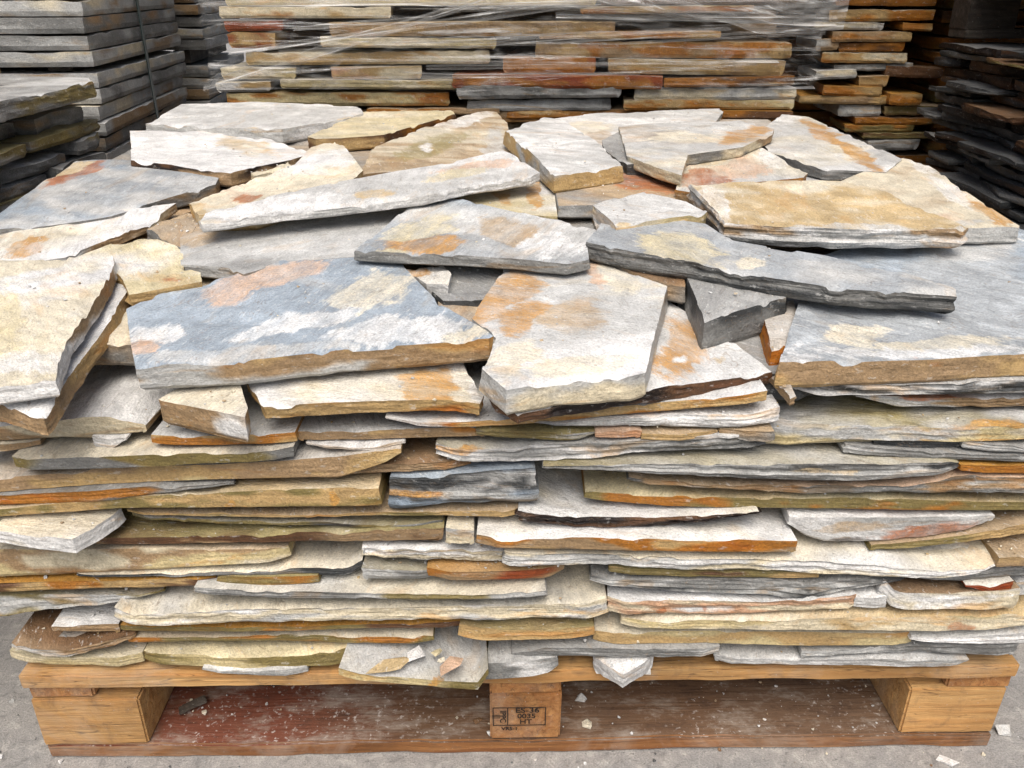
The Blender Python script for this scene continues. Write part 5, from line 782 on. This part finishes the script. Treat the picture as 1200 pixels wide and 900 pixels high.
# ------------------------------------------------------------ sawn slab columns, strapped
def tile_column(x_corner, y_corner, wx, wy, yaw, groups, text, group, seed):
    rs = random.Random(seed); ca, sa = math.cos(yaw), math.sin(yaw)
    def tr(u, v): return (x_corner+u*ca-v*sa, y_corner+u*sa+v*ca)
    for gname, z0, z1, cols in groups:
        z = z0; k = 0; n = int(round((z1-z0)/.0325)); rows = []
        for i in range(n): rows.append((z0+i*.0325, .0325))
        for i, (z, h) in enumerate(rows):
            a, b = rs.uniform(-.006, .006), rs.uniform(-.006, .006); da = rs.uniform(-.008, .008)
            o = [tr(-wx+a, b), tr(a, b+da), tr(a+da*.6, wy+b), tr(-wx+a, wy+b)]
            tc, sc = cols[i % len(cols)] if gname != 'upper' else rs.choice(cols)
            if not .42 < z < .93:
                BURIED.append(slab_mesh(o, lambda x, y, z=z, h=h: z+h-.0025+0*x, lambda x, y, z=z: z+0*x, tc, sc, step=.09, rag=.0006, lam=.12, levels=2, lean=0, chip=.001)); continue
            add_slab('sawn_stone', 'sawn stone', '%s sawn stone up in the %s group of %s' % (ORD[i], gname, text), group,
                     o, lambda x, y, z=z, h=h: z+h-.0025+0*x, lambda x, y, z=z: z+0*x, tc, sc, step=.03, rag=.0005, lam=.05, levels=3, lean=0, chip=.0015)
TC = [('G', 'LGT'), ('L', 'LTL'), ('C', 'CLT'), ('G', 'LGL'), ('L', 'CLT')]
COLTXT = 'the strapped grey column'
yaw = R(5)
tile_column(-.885, 1.12, .66, .68, yaw, [('lower', .0625, .7125, TC), ('upper', .7235, 1.36, TC)], COLTXT, 'slabs of the strapped grey column', 51)
flush_buried('buried_stones', 'courses of the strapped grey column outside the view')
for u, lab in ((-.08, 'near the corner'), (-.5, 'at the far side')):
    o = link('batten', box_mesh('batten', .05, .62, .0105, WOOD_OLD_SHADE, .002, 5, 1)); o.location = (-.885+u-.03, 1.12+.34, .7125); o.rotation_euler.z = yaw
    tag(o, 'wooden batten between the two slab groups of the strapped column, %s' % lab, 'batten', 'battens of the strapped column')
tile_column(-.925, 1.94, .6, .55, yaw, [('lower', .04, .66, TC), ('upper', .70, 1.35, TC)], 'the column behind the strapped one', 'slabs of the rear grey column', 52)
flush_buried('buried_stones', 'courses of the rear grey column outside the view')
for u in (-.1, -.45):
    o = link('batten', box_mesh('batten', .05, .5, .036, WOOD_OLD_SHADE, .002, 6, 1)); o.location = (-.93+u, 2.22, .661); o.rotation_euler.z = yaw
    tag(o, 'wooden batten inside the rear grey column, %s' % ('nearer its open side' if u > -.2 else 'deeper inside'), 'batten', 'battens of the rear column')
def strap_loop():
    ca, sa = math.cos(yaw), math.sin(yaw); V = []; F = []
    path = [(.012, .10), (.012, 1.378), (-.672, 1.378), (-.672, .10)]
    for (u, z) in path:
        for v in (.325, .343):
            for e in (0, .0016):
                uu = u+(e if u > 0 else -e); zz = z+(e if z > .5 else -e)
                V.append((-.885+uu*ca-v*sa, 1.12+uu*sa+v*ca, zz))
    for i in range(4):
        a, b = i*4, ((i+1) % 4)*4
        F += [(a, a+2, b+2, b), (a+1, b+1, b+3, a+3), (a, b, b+1, a+1), (a+2, a+3, b+3, b+2)]
    return mesh_from('strap', V, F, [STRAP])
tag(link('strap', strap_loop()), 'dark green plastic strap around the grey slab column at upper left', 'strap')

# ------------------------------------------------------------ stretch film on the stack behind
def film_sheet(name, pts_fn, nu, nv, m, parent, grain_fn):
    V = []; Gr = []
    for j in range(nv+1):
        for i in range(nu+1):
            V.append(pts_fn(i/nu, j/nv)); Gr.append(grain_fn(i/nu, j/nv))
    F = [(j*(nu+1)+i, j*(nu+1)+i+1, (j+1)*(nu+1)+i+1, (j+1)*(nu+1)+i) for j in range(nv) for i in range(nu)]
    return link(name, mesh_from(name, V, F, [m], None, np.ones(len(F), bool), None, Gr), parent)
film = tag(link('stretch_film', None), 'crinkled clear stretch film wound around the ochre slab stack behind', 'plastic film')
film.location = (.0, 1.345, .6)
YF = 1.345
def around(u, z, seed):
    """walk round the wrapped stack: left side, front, right side"""
    L, W_ = .45, 1.44; s = u*(2*L+W_)
    zig = (noise.noise(Vector((s*3, z*40, seed)))*.010+noise.noise(Vector((s*14, z*110, seed+3)))*.005)
    if s < L: return Vector((-.715+zig, L-s, 0))
    if s < L+W_: return Vector((-.715+(s-L), zig-.012*math.sin(math.pi*(s-L)/W_), 0))
    return Vector((.725+zig, s-L-W_, 0))
def main_sheet(u, v):
    sag = .012*noise.noise(Vector((u*6, 0, 2)))
    z = .655+sag*(1-v)+v*.42; p = around(u, z, 1.)
    pinch = 1
    return (p.x, p.y, z-.6)
film_sheet('film_wrap', main_sheet, 240, 70, FILM, film, lambda u, v: (u*2.3, v*.42, 0))
def rope(p0, p1, width, name, seed, m, bow=.0):
    p0, p1 = Vector(p0), Vector(p1); d = (p1-p0); n = Vector((-d.z, 0, d.x)).normalized()
    def fn(u, v):
        t = u; w = width*(.55+.45*abs(math.sin(t*3.0+seed))+.25*noise.noise(Vector((t*5, seed, 0))))
        c = p0+d*t+n*(v-.5)*w
        f = .006*noise.noise(Vector((t*7, v*6, seed)))+.007*math.sin(v*9+seed+t*4)
        return (c.x, c.y-.012+f-bow*math.sin(math.pi*t), c.z)
    film_sheet(name, fn, 70, 12, m, film, lambda u, v: (u*d.length, v*width*1.6, seed))
rope((-.73, -.004, .055), (.06, -.02, .285), .03, 'film_rope', 1., FILM_GATHER, .012)
rope((-.66, -.004, .135), (.30, -.012, .262), .018, 'film_rope', 2.3, FILM_GATHER, .01)
rope((-.70, -.006, .245), (.72, -.010, .262), .036, 'film_fold', 3.1, FILM_GATHER, .01)
rope((-.20, -.006, .105), (.62, -.010, .118), .012, 'film_fold', 4.4, FILM_GATHER, .006)
rope((-.05, -.006, .160), (.50, -.010, .190), .016, 'film_fold', 5.2, FILM_GATHER, .006)
rope((-.72, -.006, .075), (.30, -.010, .092), .013, 'film_fold', 6.6, FILM_GATHER, .006)
rope((.10, -.008, .215), (.74, -.012, .205), .022, 'film_fold', 7.7, FILM_GATHER, .008)
frs = random.Random(8)
for k in range(16):
    x0 = frs.uniform(-.7, .2); L = frs.uniform(.3, .9); z0 = frs.choice([.07, .10, .13, .16, .19, .22, .24, .255])+frs.uniform(-.012, .012)
    rope((x0, -.006, z0), (min(.72, x0+L), -.008, z0+frs.uniform(-.012, .035)), frs.uniform(.004, .011), 'film_fold', 10.+k*1.7, FILM_BUNCH, .005)
def corner_bulge(u, v):      # loose bunched film at the right shoulder of the stack
    x = .10+u*.67; z = .178+.085*max(0, 1-u*1.35)+v*.19+.05*max(0, u-.86)
    y = -.035-.035*math.sin(u*2.6)*math.sin(v*2.4+.4)+.012*noise.noise(Vector((u*6, v*9, 1)))+.10*max(0, u-.75)*2
    return (x, y+.008*noise.noise(Vector((u*18, v*22, 5))), z+.010*noise.noise(Vector((u*8, 3, v*3))))
film_sheet('film_bunch', corner_bulge, 90, 50, FILM_BUNCH, film, lambda u, v: (u*.45, v*.2+u*.05, 9))

# ------------------------------------------------------------ loose chips and crumbs
import bmesh
def chip_bm(rs, r, flat):
    bm = bmesh.new()
    for i in range(rs.randint(9, 13)):
        a = rs.uniform(0, 6.283); e = rs.uniform(-1, 1); q = rs.uniform(.75, 1)
        bm.verts.new((r*q*math.cos(a)*rs.uniform(.6, 1.2), r*q*math.sin(a), r*flat*e))
    bmesh.ops.convex_hull(bm, input=bm.verts[:])
    for v in [v for v in bm.verts if not v.link_faces]: bm.verts.remove(v)
    return bm
def chip(label, x, y, z, r, flat, col, seed, name='stone_chip', cat='stone chip', group='loose stone chips', st=1., rz=0.):
    rs = random.Random(seed); bm = chip_bm(rs, r, flat)
    for v in bm.verts: v.co.x *= st
    me = bpy.data.meshes.new(name); bm.to_mesh(me); bm.free(); me.materials.append(STONE_TOP)
    a = me.attributes.new('Col', 'FLOAT_COLOR', 'POINT'); c = PAL[col]
    a.data.foreach_set('color', np.tile(np.r_[c, 1].astype(np.float32), len(me.vertices)))
    a = me.attributes.new('Pat', 'FLOAT_COLOR', 'POINT'); a.data.foreach_set('color', np.zeros(4*len(me.vertices), np.float32))
    o = link(name, me); o.location = (x, y, z+r*flat*.8); o.rotation_euler.z = rz
    return tag(o, label, cat, group)

for k, (lab, x, y, z, r, fl, c, st, rz) in enumerate(CHIPS): chip(lab, x, y, z, r*(.7 if z < .1 else 1), fl, c, 70+k, st=st, rz=rz)
o = link('wood_chip', box_mesh('wood_chip', .036, .013, .004, WOOD_OLD_SHADE, .001, 9, 0)); o.location = (WOODCHIP[0], WOODCHIP[1], .0265); o.rotation_euler = (.0, -.04, R(32))
tag(o, 'flat wood splinter on the dusty board beside the left block', 'wood chip')
def crumbs(name, label, n, where, rmin, rmax, cols, seed):
    rs = random.Random(seed); V = []; F = []; C = []
    protos = []
    for k in range(6):
        bm = chip_bm(rs, 1., rs.uniform(.4, .8)); bm.verts.index_update(); protos.append(([v.co.copy() for v in bm.verts], [[v.index for v in f_.verts] for f_ in bm.faces])); bm.free()
    for k in range(n):
        x, y, z = where(rs); r = rmin+(rmax-rmin)*rs.random()**3; a = rs.uniform(0, 6.28); pv, pf = rs.choice(protos); off = len(V); c = PAL[rs.choice(cols)]
        for q in pv:
            V.append((x+r*(q.x*math.cos(a)-q.y*math.sin(a)), y+r*(q.x*math.sin(a)+q.y*math.cos(a)), z+r*q.z+r*.35)); C.append(c)
        F += [tuple(i+off for i in q) for q in pf]
    me = mesh_from(name, V, F, [STONE_TOP], None, np.zeros(len(F), bool), np.array(C)); tag(link(name, me), label, 'crumbs', None, 'stuff')
crumbs('stone_crumbs', 'pale stone crumbs and grit on the dusty lower pallet board', 150, lambda rs: (rs.choice([-.40, -.30, .02, .10, .33, .42])+rs.gauss(0, .05), .010+.092*rs.random()**.7, .0235), .0005, .0028, 'WCLLT', 5)
crumbs('ground_grit', 'stone grit scattered on the concrete around the pallet', 900, lambda rs: (rs.uniform(-.95, .95), rs.uniform(-.30, .03) if rs.random() < .5 else rs.uniform(-.1, .5)*1., .0), .0006, .004, 'WLGDDKC', 6)

def on_ledge(rs):
    row = rs.choice(FRONT); fr = np.array(row[3]); x = rs.uniform(fr[0, 0], fr[-1, 0]); return (x, row[4]+rs.uniform(.004, .03), float(np.interp(x, fr[:, 0], fr[:, 1])))
def on_top(rs):
    row = rs.choice(TOPS[6:]); o = np.array(row[3]); P = row[4]; w_ = np.array([rs.random() for _ in o]); w_ = w_**3/(w_**3).sum(); q = (o*w_[:, None]).sum(0)
    return (float(q[0]), float(q[1]), float(P[0]+P[1]*q[0]+P[2]*q[1]))
crumbs('ledge_grit', 'stone grit and tiny slivers lying on the ledges of the near pile', 900, on_ledge, .0004, .0026, 'WCLTBL', 15)
crumbs('slab_grit', 'tiny stone crumbs lying on the top slabs of the near pile', 700, on_top, .0004, .0028, 'WCLTL', 16)
